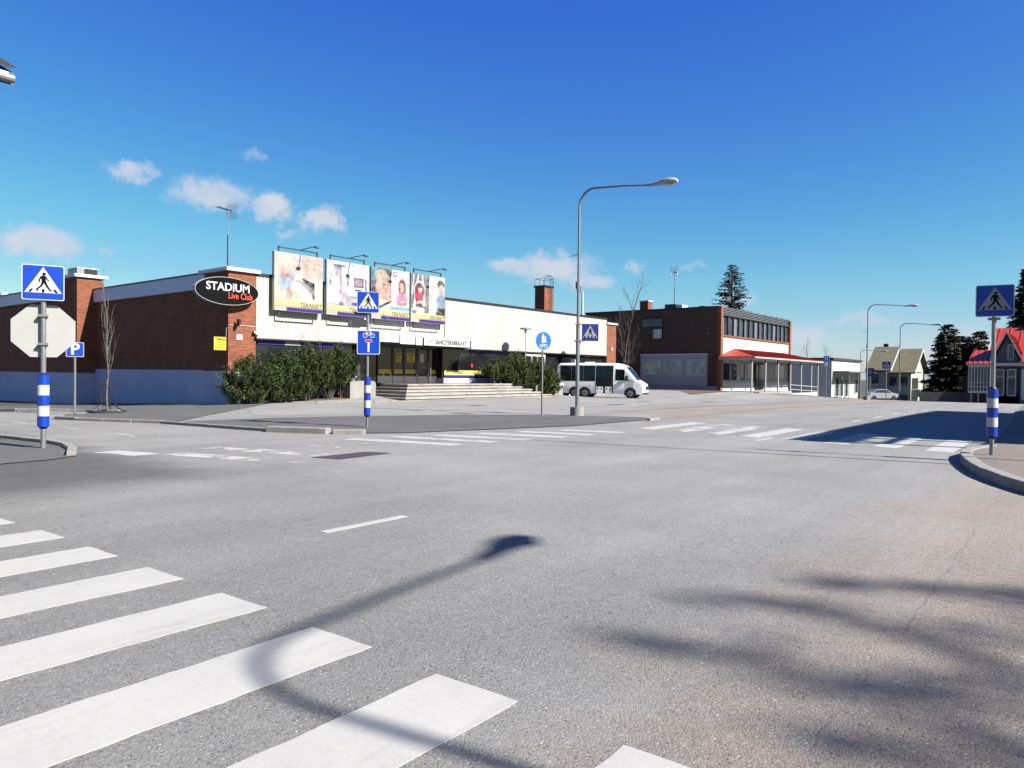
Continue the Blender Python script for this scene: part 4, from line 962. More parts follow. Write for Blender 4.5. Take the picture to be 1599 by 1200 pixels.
for i, (x, y, a, s, lab) in enumerate(LAMPS):
    o = lamp if i == 0 else copy_tree(lamp)
    o.location = (x, y, gz(x, y)); o.rotation_euler = (0, 0, R(a)); o.scale = (s, s, s); tag(o, lab, 'street lamp', 'street lamps')
lamp_small = None
for (x, y, H, lab) in ((38.7, 29.5, 4.45, 'slim post lamp with a shallow dish rising behind the right pine shrubs'), (45.6, 29.7, 4.15, 'slim post lamp behind the minibus roof')):
    t = thing('post_lamp', lab, 'lamp', (x, y, gz(x, y)), 0, 'slim post lamps before the shop')
    MB().cyl((0, 0, 0), (0, 0, H - .35), .032, .028, 8).build('pole', m_galv, t, smooth=True)
    MB().cyl((0, 0, H - .35), (0, 0, H - .12), .05, .1, 14).build('lamp_body', m_alu, t, smooth=True); MB().cyl((0, 0, H - .1), (0, 0, H), .42, .34, 20).build('dish', m_galv, t, smooth=True)
t = thing('meter_cabinet', 'white cabinet just above the minibus roof', 'cabinet', (45.75, 30.2, gz(45.7, 30)))
MB().box(-.25, .25, -.15, .15, 0, 2.75).build('cabinet_body', m_signw, t, bevel=.02); MB().box(-.2, .2, -.16, -.152, .2, 2.6).build('cabinet_door', m_signw, t)

# ------------------------------------------------------------------ minibus
def make_van():
    hd = R(-72); wf = Vector((44.75, 24.9))                       # front right wheel on the ground
    dv = Vector((math.cos(hd), math.sin(hd))); ln = Vector((-dv.y, dv.x))
    o = wf - dv * 5.35 + ln * .92
    t = thing('minibus', 'white minibus with dark side windows parked in front of the shop', 'minibus', (o.x, o.y, gz(44.5, 26) - .02), hd)
    m_body = mat('white_van_paint', (1.5, 1.5, 1.46), .3, .04, 1.5, coat=.35)
    W = 1.0; m_vg = glass('van_glass', (.006, .007, .008), .06, .35, .5); m_trim = mat('black_plastic', (.02, .02, .022), .6, .2, 6)
    # body lofted through cross sections; local x forward, -y is the visible right side
    def ring(x, zb, zt, w, wt, cr):
        """half width w at belt, wt at the roof, corner radius cr"""
        p = [(w * .96, zb), (w, zb + .1), (w, 1.15)]
        for i in range(5):
            a = R(90 * i / 4); p.append((wt - cr + cr * math.cos(a), zt - cr + cr * math.sin(a)))
        q = p + [(-a, b) for a, b in reversed(p)]
        return [(x, a, b) for a, b in q]
    S = [(0.0, .5, 2.12, .93, .80, .1), (.06, .38, 2.3, .98, .86, .12), (.22, .34, 2.43, W, .9, .14), (1.0, .32, 2.46, W, .92, .14), (3.0, .32, 2.46, W, .92, .14), (4.2, .32, 2.46, W, .92, .14), (4.45, .32, 2.43, W, .9, .16), (4.75, .3, 2.34, W, .87, .2), (5.0, .3, 2.2, W, .84, .2)]
    rings = [ring(*s) for s in S]; n = len(rings[0]); mb = MB()
    for r in rings: mb.v += r
    mb.f += [(i * n + k, i * n + (k + 1) % n, (i + 1) * n + (k + 1) % n, (i + 1) * n + k) for i in range(len(S) - 1) for k in range(n)] + [tuple(range(n))]
    mb.build('body', m_body, t, smooth=True)
    # nose: cowl, bonnet and bumper profile
    prof = [(4.98, .3), (6.2, .3), (6.34, .42), (6.36, .75), (6.28, 1.0), (6.0, 1.2), (5.72, 1.32), (4.98, 1.4)]
    nb = MB(); m_ = []
    for yy, k in ((-W, .0), (-W * .9, 1), (-W * .5, 1.6), (0, 1.8), (W * .5, 1.6), (W * .9, 1), (W, 0)):
        m_ += [(px - (.16 * (1.8 - k) / 1.8 if px > 5.2 else 0) * (1 if px > 5.8 else .3), yy, pz - (.03 * (1.8 - k) if pz > 1 else 0)) for px, pz in prof]
    n = len(prof); nb.v = m_; nb.f = [(i * n + k, i * n + (k + 1) % n, (i + 1) * n + (k + 1) % n, (i + 1) * n + k) for i in range(6) for k in range(n)] + [tuple(range(n)), tuple(range(6 * n, 7 * n))]
    nb.build('bonnet', m_body, t, smooth=True)
    # A pillars, cab roof and windscreen
    for s in (-1, 1):
        MB().add([(4.9, s * .86, 2.1), (5.02, s * .84, 2.2), (5.78, s * .95, 1.3), (5.62, s * .985, 1.3), (4.9, s * .78, 2.1), (5.02, s * .78, 2.2), (5.78, s * .87, 1.3), (5.62, s * .9, 1.3)], [(0, 1, 2, 3), (4, 7, 6, 5), (0, 4, 5, 1), (1, 5, 6, 2), (2, 6, 7, 3), (3, 7, 4, 0)]).build('windscreen_pillar', m_body, t)
    MB().add([(5.02, -.78, 2.2), (5.02, .78, 2.2), (5.8, .87, 1.3), (5.8, -.87, 1.3), (4.98, -.78, 2.18), (4.98, .78, 2.18), (5.76, .87, 1.28), (5.76, -.87, 1.28)], [(0, 1, 2, 3), (7, 6, 5, 4), (0, 3, 7, 4), (1, 5, 6, 2)]).build('windscreen', glass('windscreen_glass', (.012, .03, .085), .05, .6), t)
    MB().box(4.98, 5.55, -.9, .9, 1.28, 1.34).build('dashboard', m_trim, t)
    # side glass, both sides
    for s in (-1, 1):
        def sd(x0, x1, z0, z1, y, th=.012): 
            mbx = MB(); zs = [z0, 1.15, z1] if z0 < 1.1 else [z0, z1]; rows = []      # follows the body side, which leans in above the belt
            for z in zs:
                yy = (y - max(0, z - 1.15) * .0685 + .006); rows.append((s * yy, s * (yy - .04), z))
            for (a0, b0, za), (a1, b1, zb) in zip(rows, rows[1:]):
                mbx.add([(x0, a0, za), (x1, a0, za), (x1, a1, zb), (x0, a1, zb), (x0, b0, za), (x1, b0, za), (x1, b1, zb), (x0, b1, zb)],
                        [(0, 1, 2, 3), (4, 7, 6, 5), (0, 4, 5, 1), (1, 5, 6, 2), (2, 6, 7, 3), (3, 7, 4, 0)])
            return mbx
        for (a, b) in ((.28, 1.1), (1.12, 1.98), (2.0, 2.84)): sd(a, b, 1.18, 2.28, 1.004).build('side_window', m_vg, t)
        if s < 0:
            # tall glazed folding doors with white kick panels
            dr = sd(2.9, 4.14, .34, 2.28, 1.008).build('passenger_door', m_vg, t)
            sd(3.49, 3.53, .34, 2.28, 1.016).build('door_seal', m_trim, dr)
            for a, b in ((2.95, 3.43), (3.59, 4.07)):
                MB().box(a, b, -1.034, -1.016, .36, .8).build('kick_panel', m_body, dr)
                MB().box(a + .08, a + .15, -1.038, -1.035, .6, .72).box(b - .15, b - .08, -1.038, -1.035, .6, .72).build('kick_panel_slot', m_trim, dr)
        else: sd(2.9, 4.12, 1.2, 2.26, 1.005).build('side_window', m_vg, t)
        cab = MB().add([(4.3, s * 1.006, 1.26), (5.32, s * 1.006, 1.24), (5.2, s * .985, 1.5), (4.86, s * .95, 2.02), (4.3, s * .945, 2.04), (4.3, s * .97, 1.26), (5.32, s * .97, 1.24), (5.2, s * .95, 1.5), (4.86, s * .91, 2.02), (4.3, s * .91, 2.04)], [(0, 1, 2, 3, 4), (9, 8, 7, 6, 5)] + [(i, (i + 1) % 5, 5 + (i + 1) % 5, 5 + i) for i in range(5)])
        cab.build('cab_window', m_vg, t)
        # front quarter: fill between body and bonnet under the pillar
        MB().add([(4.95, s * W, .3), (5.5, s * W, .3), (5.6, s * W, 1.32), (4.95, s * W, 2.0), (4.95, s * .93, .3), (5.5, s * .93, .3), (5.6, s * .93, 1.32), (4.95, s * .86, 2.0)], [(0, 1, 2, 3), (4, 7, 6, 5), (0, 4, 5, 1), (1, 5, 6, 2), (2, 6, 7, 3)]).build('cab_door', m_body, t)
        MB().box(4.42, 4.56, s * 1.01 - .012, s * 1.01 + .012, 1.06, 1.1).build('door_handle', m_trim, t)
        MB().box(5.02, 5.2, min(s * 1.02, s * 1.2), max(s * 1.02, s * 1.2), 1.3, 1.58).build('wing_mirror', m_trim, t, bevel=.03)
        # wheels with arches
        for xw in (1.35, 2.1, 5.35):
            arch = MB().prism([(xw + .43 * math.cos(R(a)), .36 + .43 * math.sin(R(a))) for a in range(-20, 201, 20)], 'y', s * .6, s * 1.004); arch.build('wheel_arch', m_trim, t)
            w = MB().tube([(xw, s * .78, .345), (xw, s * .8, .345), (xw, s * .985, .345), (xw, s * 1.0, .345)], [.3, .345, .345, .3], 24).build('wheel', m_tyre, t, smooth=True)
            MB().tube([(xw, s * .98, .345), (xw, s * 1.012, .345)], [.21, .19], 18).build('rim', m_galv, w, smooth=True); MB().tube([(xw, s * 1.0, .345), (xw, s * 1.025, .345)], [.07, .06], 12).build('hub', m_darkgrey, w)
        MB().add([(5.98, s * .98, 1.16), (6.2, s * .9, .98), (6.24, s * .62, .98), (6.02, s * .66, 1.2), (6.0, s * 1.0, 1.02)], [(0, 4, 1), (0, 1, 2, 3)]).build('headlight', mat('headlight_glass', (.55, .57, .6), .12, .1, 6), t)
        MB().box(-.025, .03, s * .86 - .06, s * .86 + .06, .8, 1.25).build('tail_light', m_redp, t)
    MB().box(6.3, 6.385, -.55, .55, .62, .86).build('grille', m_trim, t); MB().box(6.37, 6.4, -.26, .26, .4, .52).build('number_plate', m_signw, t)
    MB().box(6.1, 6.345, -.8, .8, .3, .4).build('bumper_lip', m_trim, t)
    MB().box(.02, .06, -.75, .75, 1.3, 2.05).build('rear_window', m_vg, t)
    MB().box(1.9, 2.5, -.35, .35, 2.46, 2.54).build('roof_hatch', m_body, t, bevel=.03)
    MB().box(-.06, .1, -.95, .95, .4, .62).build('rear_bumper', m_body, t, bevel=.03)
    for x in (.35, 2.45): MB().box(x, x + .1, -1.012, -1.003, .86, .9).build('side_marker', m_orange, t)
make_van()
def make_car():
    x, y = 104.3, 21.2
    t = thing('parked_car', 'pale car parked far off before the olive roofed house', 'car', (x, y, gz(x, y) + .28), R(-48))
    prof = [(-2.1, .25), (-2.15, .7), (-1.95, .95), (-1.5, 1.0), (-.9, 1.42), (.4, 1.45), (1.1, 1.0), (1.95, .85), (2.1, .6), (2.08, .25)]
    MB().prism([(a, b) for a, b in prof], 'y', -.85, .85).build('body', mat('silver_paint', (.5, .53, .6), .3, .05, 2, coat=.3), t, bevel=.05)
    MB().prism([(-1.35, 1.0), (-.86, 1.36), (.36, 1.39), (.95, 1.0)], 'y', -.86, .86).build('side_glass', m_glassb, t)
    MB().add([(.44, -.7, 1.42), (.44, .7, 1.42), (1.1, .75, 1.03), (1.1, -.75, 1.03)], [(0, 1, 2, 3)]).build('windscreen', m_glassb, t)
    for sx in (-1.3, 1.3):
        for s in (-1, 1): MB().cyl((sx, s * .7, .31), (sx, s * .88, .31), .31, .31, 16).build('wheel', m_tyre, t)
    for s in (-1, 1): MB().box(2.0, 2.1, s * .6 - .15, s * .6 + .15, .62, .74).build('headlight', m_signw, t)
make_car()
# ------------------------------------------------------------------ brown brick building with the red porch
BO = (62.5, 25.75, 0)
bb = thing('brown_building', 'two storey brown brick block with a red roofed porch and upper window band', 'building', BO)
def bp(mb, name, m, parent=None, **k): return mb.build(name, m, parent or bb, off=BO, **k)
m_grey = mat('grey_render', (.60, .60, .64), .8, .08, 2, stain=.2)
m_wht2 = mat('white_plaster', (.78, .78, .76), .8, .06, 2, stain=.15)
bp(MB().box(62.5, 82.0, 26.05, 40, -1, 7.62), 'brick_wall', m_brickb)
bp(MB().box(62.5, 63.0, 25.72, 26.05, -1, 7.74), 'corner_pier', m_brick); bp(MB().box(81.6, 82.05, 25.72, 26.05, -1, 7.6), 'corner_pier', m_brick)
bp(MB().box(62.44, 82.1, 26.0, 40.05, 7.62, 7.76), 'roof_edge', m_black)
# side window panel
bp(MB().box(62.42, 62.5, 26.95, 33.67, .55, 3.42), 'grey_panel', m_grey); bp(MB().box(62.38, 62.5, 26.9, 33.72, 3.42, 3.5), 'panel_flashing', m_fascia)
bp(MB().box(62.46, 62.5, 26.0, 38, -.6, .54), 'plinth', m_grey)
for y0 in (27.15, 29.3, 31.45):
    f = bp(MB().box(62.36, 62.42, y0, y0 + .07, 1.5, 3.0).box(62.36, 62.42, y0 + 1.88, y0 + 1.95, 1.5, 3.0).box(62.36, 62.42, y0 + .07, y0 + 1.88, 1.5, 1.56).box(62.36, 62.42, y0 + .07, y0 + 1.88, 2.94, 3.0), 'window_frame', m_signw)
    bp(MB().box(62.385, 62.41, y0 + .07, y0 + 1.88, 1.56, 2.94), 'pane', m_glassc, f)
f = bp(MB().box(62.44, 62.5, 31.4, 33.6, 6.0, 6.95), 'window_frame', m_black); bp(MB().box(62.42, 62.44, 31.48, 33.52, 6.1, 6.8), 'pane', m_glassb, f)
f = bp(MB().box(62.44, 62.5, 31.4, 32.5, 4.85, 5.98), 'window_frame', m_black); bp(MB().box(62.42, 62.44, 31.5, 32.4, 4.95, 5.85), 'pane', m_glassc, f)
bp(MB().cyl((62.45, 26.9, 5.3), (62.45, 26.85, 6.2), .012, .012, 5).box(62.4, 62.5, 26.82, 26.95, 5.25, 5.35), 'wall_cable', m_galv)
# street front, upper floor
bp(MB().box(63.0, 81.6, 25.85, 26.05, 3.3, 5.05), 'white_wall', m_wht2); bp(MB().box(63.0, 81.6, 25.74, 26.05, 5.05, 5.2), 'sill_course', m_brick)
n = 14; w = 18.6 / n
for i in range(n):
    x = 63.0 + i * w
    f = bp(MB().box(x, x + .09, 25.8, 26.02, 5.2, 6.92), 'mullion', m_darkgrey)
    bp(MB().box(x + .09, x + w, 25.93, 25.96, 5.2, 6.92), 'pane', m_glassb, f)
    if i % 2 == 0: bp(MB().box(x + .25, x + .6 + .2 * (i % 4), 25.915, 25.928, 5.25, 6.9), 'curtain', mat('grey_curtain', (.20, .20, .26), .9, .2, 8, sc=(6, 1, .2)), f)
bp(MB().box(63.0, 81.6, 25.75, 26.05, 6.92, 7.02), 'window_head', m_black)
sc_ = bp(MB().box(63.0, 81.7, 25.98, 26.04, 7.02, 7.64), 'roof_screen', mat('green_grey_panel', (.10, .14, .135), .4, .2, 4))
for i in range(5): bp(MB().box(63.0, 81.7, 25.88, 25.92, 7.06 + i * .15, 7.12 + i * .15), 'screen_rail', m_galv, sc_)
for i in range(11): bp(MB().box(63.0 + i * 1.86, 63.06 + i * 1.86, 25.9, 25.97, 7.02, 7.82), 'screen_post', m_darkgrey, sc_)
# ground floor behind the porch
bp(MB().box(63.0, 81.6, 25.8, 26.05, -1, .92), 'white_wall', m_wht2); bp(MB().box(63.0, 81.6, 25.9, 26.05, .92, 3.3), 'shop_wall', m_grey)
for (x0, x1) in ((63.3, 65.0), (65.2, 66.7), (67.6, 69.0), (69.2, 70.4), (77.2, 78.4), (78.7, 80.2)):
    f = bp(MB().box(x0, x1, 25.84, 25.9, 1.02, 2.75), 'window_frame', m_signw); bp(MB().box(x0 + .08, x1 - .08, 25.82, 25.842, 1.1, 2.67), 'pane', m_glassb, f)
dr = bp(MB().box(71.2, 73.6, 25.7, 25.8, .2, 2.75), 'door_frame', m_black)
for x0 in (71.3, 72.45): bp(MB().box(x0, x0 + 1.05, 25.67, 25.7, .25, 2.65), 'door', m_glass, dr)
# porch
pr = bp(MB().box(62.1, 82.3, 22.75, 23.0, 2.96, 3.14).box(62.1, 62.35, 23.0, 25.7, 2.96, 3.14), 'porch_beam', m_signw)
bp(MB().box(62.35, 82.2, 23.0, 25.74, 2.98, 3.06), 'porch_soffit', m_grey, pr)
r0, r1, rz_, ez = 65.4, 79.6, 4.0, 3.2
rf = MB().add([(61.9, 22.5, ez), (82.5, 22.5, ez), (82.5, 25.72, ez), (61.9, 25.72, ez), (r0, 25.72, rz_), (r1, 25.72, rz_), (61.9, 22.5, ez - .06), (82.5, 22.5, ez - .06), (82.5, 25.72, ez - .06), (61.9, 25.72, ez - .06)],
              [(0, 1, 5, 4), (1, 2, 5), (0, 4, 3), (6, 9, 8, 7), (0, 6, 7, 1), (1, 7, 8, 2), (3, 9, 6, 0)]).build('porch_roof', m_redroof, bb, off=BO)
sm = MB()
for i in range(28):
    x = 62.3 + i * .72
    if x > 82: break
    k = min(1, (x - 61.9) / 3.5, (82.5 - x) / 2.9)
    sm.add([(x - .02, 22.48, ez + .045), (x + .02, 22.48, ez + .045), (x + .02, 22.5 + 3.2 * k, ez + .045 + .8 * k), (x - .02, 22.5 + 3.2 * k, ez + .045 + .8 * k), (x - .02, 22.48, ez), (x + .02, 22.48, ez), (x + .02, 22.5 + 3.2 * k, ez + .8 * k), (x - .02, 22.5 + 3.2 * k, ez + .8 * k)], [(0, 1, 2, 3), (0, 4, 5, 1), (1, 5, 6, 2), (3, 2, 6, 7), (0, 3, 7, 4)])
bp(sm, 'roof_seam', m_redroof, rf, kind='stuff')
bp(MB().cyl((62.0, 22.45, 3.12), (82.5, 22.45, 3.06), .07, .07, 8), 'gutter', m_signw, pr)
for x in (62.4, 65.85, 69.3, 72.9, 76.3, 79.8, 82.1):
    z0 = gz(x, 22.9) - .1
    p = bp(MB().box(x - .06, x + .06, 22.82, 22.94, z0, 2.96), 'porch_post', m_signw)
    bp(MB().box(x - .16, x + .16, 22.84, 22.92, 2.6, 2.95), 'post_bracket', m_darkgrey, p)
bp(MB().box(63.5, 72.5, 22.6, 25.75, -.3, gz(68, 24) + .14), 'porch_step', m_conc, bevel=.02)
bp(MB().box(73.0, 82.0, 22.86, 22.92, -.6, gz(78, 23) + .3), 'porch_low_wall', m_signw)
rl = MB()
for z in (.55, 1.0): rl.cyl((73.0, 22.9, gz(74, 23) + z), (82.0, 22.9, gz(82, 23) + z), .03, .03, 6)
bp(rl, 'porch_rail', m_signw)
# roof furniture
bc = bp(MB().box(64.4, 65.3, 34.0, 34.9, 7.6, 8.75), 'chimney', m_brick); bp(MB().box(64.33, 65.37, 33.93, 34.97, 8.75, 8.85), 'chimney_cap', m_fascia, bc)
bp(MB().box(64, 65.6, 30.9, 32.0, 7.7, 8.3), 'roof_vent', m_darkgrey); bp(MB().box(64, 65.2, 30.2, 30.8, 7.7, 8.2), 'roof_vent', m_fascia); bp(MB().cyl((66, 29, 7.7), (66, 29, 8.15), .35, .4, 12), 'roof_fan', m_darkgrey)
a = aerial('television aerial on the brown brick roof', 64.8, 31.4, 8.2, 3.4, R(200), s=1.0)

# ------------------------------------------------------------------ white flat roofed building
WO = (93, 24.3, -1)
wb = thing('white_building', 'small white flat roofed building beyond the porch with a shaded grey side', 'building', WO)
def wp(mb, name, m, parent=None, **k): return mb.build(name, m, parent or wb, off=WO, **k)
wp(MB().box(93, 107, 24.3, 37, -2.5, 3.6), 'wall', m_wht2); wp(MB().box(92.8, 107.2, 24.05, 37.2, 3.6, 3.85), 'roof_edge', m_darkgrey)
wp(MB().box(93.4, 107.6, 22.4, 24.3, 2.1, 2.25), 'entrance_canopy', m_galv)
for i, (x0, x1, z0, z1) in enumerate(((94.4, 96.0, -.9, 1.6), (96.6, 98.0, -.9, 1.6), (99.0, 100.3, -1.0, 1.6), (104, 105.3, -.6, 1.2))):
    f = wp(MB().box(x0, x1, 24.2, 24.3, z0, z1), 'window_frame', m_signw); wp(MB().box(x0 + .12, x1 - .12, 24.17, 24.2, z0 + .1, z1 - .1), 'pane', m_glassb, f)
for x in (94.2, 98.6, 103): wp(MB().cyl((x, 22.6, -1.6), (x, 22.6, 2.1), .05, .05, 8), 'canopy_post', m_galv)
wp(MB().box(93.3, 107, 22.3, 24.25, -2.2, gz(98, 23) + .1), 'entrance_step', mat('ochre_step', (.4, .27, .14), .9, .2, 3))

# ------------------------------------------------------------------ olive roofed house
HO = (118, 20, -2.5)
hs_ = thing('olive_roofed_house', 'pale stepped house with mossy olive roofs beyond the crest', 'house', HO)
m_olive = mat('mossy_roof', (.20, .185, .105), .9, .25, 1.2, bump=.3); m_cream = mat('cream_boards', (.60, .60, .50), .8, .08, 2)
def hp(mb, name, m, parent=None, **k): return mb.build(name, m, parent or hs_, off=HO, **k)
for k, (x0, y0, y1, dz) in enumerate(((118, 20, 23.0, 0), (117.2, 23.0, 25.6, .3))):
    x1 = x0 + 11; xm = x0 + 5.5; ze, zr = 2.5 + dz, 5.7 + dz
    hp(MB().prism([(x0, -4), (x1, -4), (x1, ze), (xm, zr), (x0, ze)], 'y', y0, y1), 'wall', m_cream)
    for s, xa in ((-1, x0 - .7), (1, x1 + .7)):
        za = ze - .7 * (zr - ze) / 5.5
        hp(MB().add([(xa, y0 - .6, za), (xa, y1 + .2, za), (xm, y1 + .2, zr), (xm, y0 - .6, zr), (xa, y0 - .6, za + .22), (xa, y1 + .2, za + .22), (xm, y1 + .2, zr + .22), (xm, y0 - .6, zr + .22)], [(0, 1, 2, 3), (4, 7, 6, 5), (0, 4, 5, 1), (1, 5, 6, 2), (2, 6, 7, 3), (3, 7, 4, 0)]), 'roof', m_olive)
        hp(MB().add([(xa, y0 - .68, za - .12), (xm, y0 - .68, zr - .12), (xm, y0 - .68, zr + .24), (xa, y0 - .68, za + .24), (xa, y0 - .61, za - .12), (xm, y0 - .61, zr - .12), (xm, y0 - .61, zr + .24), (xa, y0 - .61, za + .24)], [(0, 1, 2, 3), (7, 6, 5, 4), (0, 4, 5, 1), (2, 6, 7, 3), (0, 3, 7, 4)]), 'barge_board', m_signw)
    for yy in ((y0 + .3, y0 + 1.7) if k == 0 else (y0 + .9,)):
        f = hp(MB().box(x0 - .05, x0, yy, yy + 1.2, .2 + dz, 1.8 + dz), 'window_frame', m_signw); hp(MB().box(x0 - .07, x0 - .05, yy + .1, yy + 1.1, .3 + dz, 1.7 + dz), 'pane', m_glassb, f)
    hp(MB().box(x0 - .08, x0, y0 + .4, y0 + 2.2, -3.4, -1.0), 'garage_door', m_darkgrey)
hp(MB().box(118.7, 123.5, 19.95, 20.0, -.1, 1.5), 'balcony_shade_panel', m_black); hp(MB().box(118.5, 123.7, 18.9, 20.0, -1.25, -.15), 'balcony', m_cream); hp(MB().box(118.4, 126, 19.92, 20, 2.3, 2.4), 'board_line', m_darkgrey)  # flat black panel stands in for the shade inside the balcony recess
hp(MB().box(122.7, 123.3, 24, 24.6, 5.3, 6.7), 'chimney', m_brickb)
# dark low house
t = thing('dark_house', 'low dark house with a brown roof seen between lamp poles far off', 'house', (132, 36, -3))
MB().box(-4, 4, -4, 4, -1, 4.2).build('wall', mat('dark_boards', (.055, .05, .055), .8, .2, 3), t); MB().prism([(-4.6, 4.1), (4.6, 4.1), (0, 6.0)], 'x', -4.5, 4.5).build('roof', mat('brown_roof', (.20, .09, .06), .8, .2, 2), t)
MB().box(-4.06, -4.0, -2.5, -1.3, 1.2, 2.6).build('window', m_glassc, t)

# ------------------------------------------------------------------ red roofed house on the right
RO = (76, 5, -.5)
rh = thing('red_roofed_house', 'grey house with steep bright red roofs and white window trim at the right edge', 'house', RO)
m_gw = mat('grey_boards', (.17, .185, .22), .8, .1, 3, sc=(1, 8, 1)); m_trim = mat('white_trim', (.70, .71, .74), .6, .05, 3)
def rp(mb, name, m, parent=None, **k): return mb.build(name, m, parent or rh, off=RO, **k)
rp(MB().prism([(76, -1), (88, -1), (88, 3.4), (82, 6.1), (76, 3.4)], 'y', -6, 6.4), 'wall', m_gw)
def slope(p, th, name, m, seams=0):
    a, b, c, d = [Vector(q) for q in p]; nrm = (b - a).cross(d - a).normalized()
    if nrm.z < 0: nrm = -nrm
    mb = MB(); e = [a, b, c, d]; mb.add([q + nrm * th for q in e] + e, [(0, 1, 2, 3), (7, 6, 5, 4)] + [(i, 4 + i, 4 + (i + 1) % 4, (i + 1) % 4) for i in range(4)])
    o = rp(mb, name, m)
    if seams:
        sm = MB()
        for i in range(seams):
            k = (i + .5) / seams; p0 = a.lerp(b, k) + nrm * th; p1 = d.lerp(c, k) + nrm * th; s = (b - a).normalized() * .025
            sm.add([p0 - s, p0 + s, p1 + s, p1 - s] + [q + nrm * .06 for q in (p0 - s, p0 + s, p1 + s, p1 - s)], [(4, 5, 6, 7), (0, 1, 5, 4), (1, 2, 6, 5), (2, 3, 7, 6), (3, 0, 4, 7)])
        rp(sm, 'roof_seam', m, o, kind='stuff')
    return o
slope([(75.3, 6.9, 3.05), (75.3, -6.5, 3.05), (82, -6.5, 6.15), (82, 6.9, 6.15)], .1, 'main_roof', m_redroof, 16)
slope([(88.7, 6.9, 3.05), (88.7, -6.5, 3.05), (82, -6.5, 6.15), (82, 6.9, 6.15)], .1, 'main_roof', m_redroof)
rp(MB().box(75.2, 82, 6.92, 7.0, 3.0, 3.02).prism([(75.25, 3.0), (82, 6.1), (82, 6.35), (75.25, 3.25)], 'y', 6.92, 7.0), 'barge_board', m_trim)
# gabled wing towards the road
rp(MB().prism([(6.15, -1), (6.15, 2.9), (5.25, 5.0), (4.35, 2.9), (4.35, -1)], 'x', 72.0, 77.5), 'wing_wall', m_gw)
slope([(71.6, 6.35, 2.75), (79, 6.35, 2.75), (79, 5.25, 5.2), (71.6, 5.25, 5.2)], .07, 'wing_roof', m_redroof)
slope([(71.6, 4.0, 2.45), (79, 4.0, 2.45), (79, 5.25, 5.2), (71.6, 5.25, 5.2)], .07, 'wing_roof', m_redroof, 8)
rp(MB().add([(71.52, 6.4, 2.7), (71.52, 5.25, 5.22), (71.52, 5.25, 5.45), (71.52, 6.55, 2.75), (71.6, 6.4, 2.7), (71.6, 5.25, 5.22), (71.6, 5.25, 5.45), (71.6, 6.55, 2.75)], [(0, 1, 2, 3), (7, 6, 5, 4), (0, 4, 5, 1), (2, 6, 7, 3)]), 'barge_board', m_trim)
rp(MB().add([(71.52, 3.95, 2.4), (71.52, 5.25, 5.22), (71.52, 5.25, 5.45), (71.52, 3.85, 2.45), (71.6, 3.95, 2.4), (71.6, 5.25, 5.22), (71.6, 5.25, 5.45), (71.6, 3.85, 2.45)], [(0, 1, 2, 3), (7, 6, 5, 4), (0, 4, 5, 1), (2, 6, 7, 3)]), 'barge_board', m_trim)
f = rp(MB().box(71.94, 72.0, 4.75, 5.2, 3.0, 4.3), 'window_frame', m_trim); rp(MB().box(71.92, 71.94, 4.82, 5.13, 3.1, 4.2), 'pane', m_glassb, f)
rp(MB().box(71.3, 72.0, -4, 6.2, 2.55, 2.8), 'white_fascia', m_trim); rp(MB().box(71.6, 76, -4, 4.3, -1, 2.55), 'front_room_wall', m_gw)
slope([(71.2, 4.3, 2.8), (71.2, -4, 2.8), (76, -4, 4.0), (76, 4.3, 4.0)], .08, 'front_room_roof', m_redroof, 10)
for i, y0 in enumerate((5.35, 4.55)):
    f = rp(MB().box(71.5, 72.0, y0, y0 + .62, .1, 2.3), 'window_frame', m_trim); rp(MB().box(71.46, 71.5, y0 + .08, y0 + .54, .2, 1.6), 'pane', m_glassb, f); rp(MB().box(71.46, 71.5, y0 + .08, y0 + .54, 1.7, 2.2), 'pane', m_glassb, f)
rp(MB().box(71.5, 71.6, 3.85, 4.2, -.2, 2.3).box(71.45, 71.6, 2.0, 3.85, 2.0, 2.3), 'porch_frame', m_trim); rp(MB().box(71.55, 71.6, 2.0, 3.85, 0, 2.0), 'porch_shade_panel', m_black)  # black panel on the wall paints the shade inside the porch
# glazed veranda on legs
rp(MB().box(70.6, 76, 6.2, 7.75, .32, .48).box(70.6, 76, 6.2, 7.75, 2.45, 2.6), 'veranda_frame', m_trim)
rp(MB().box(70.7, 76, 6.25, 7.7, .48, 2.45), 'veranda_glazing', m_glassb)
for i in range(8):
    y = 6.22 + i * .215; rp(MB().box(70.62, 70.7, y, y + .05, .48, 2.45), 'veranda_mullion', m_trim)
for z in (.8, 1.15): rp(MB().box(70.61, 70.69, 6.25, 7.7, z, z + .05), 'veranda_rail', m_trim)
for y in (6.4, 7.0, 7.5): rp(MB().box(70.8, 70.95, y, y + .1, -1.2, .32), 'veranda_leg', m_galv)
rp(MB().box(72.0, 76, 4.4, 7.5, -1.2, .3), 'dark_base', m_black)
slope([(70.4, 7.9, 2.65), (70.4, 6.1, 2.65), (75.5, 6.1, 3.9), (75.5, 7.9, 3.9)], .07, 'veranda_roof', m_redroof, 5)
rp(MB().cyl((70.3, 7.9, 2.62), (70.3, 4.4, 2.62), .05, .05, 6), 'gutter', m_galv)
rp(MB().box(81.6, 82.4, 1.5, 3.6, 6, 7.4), 'chimney', m_redroof)
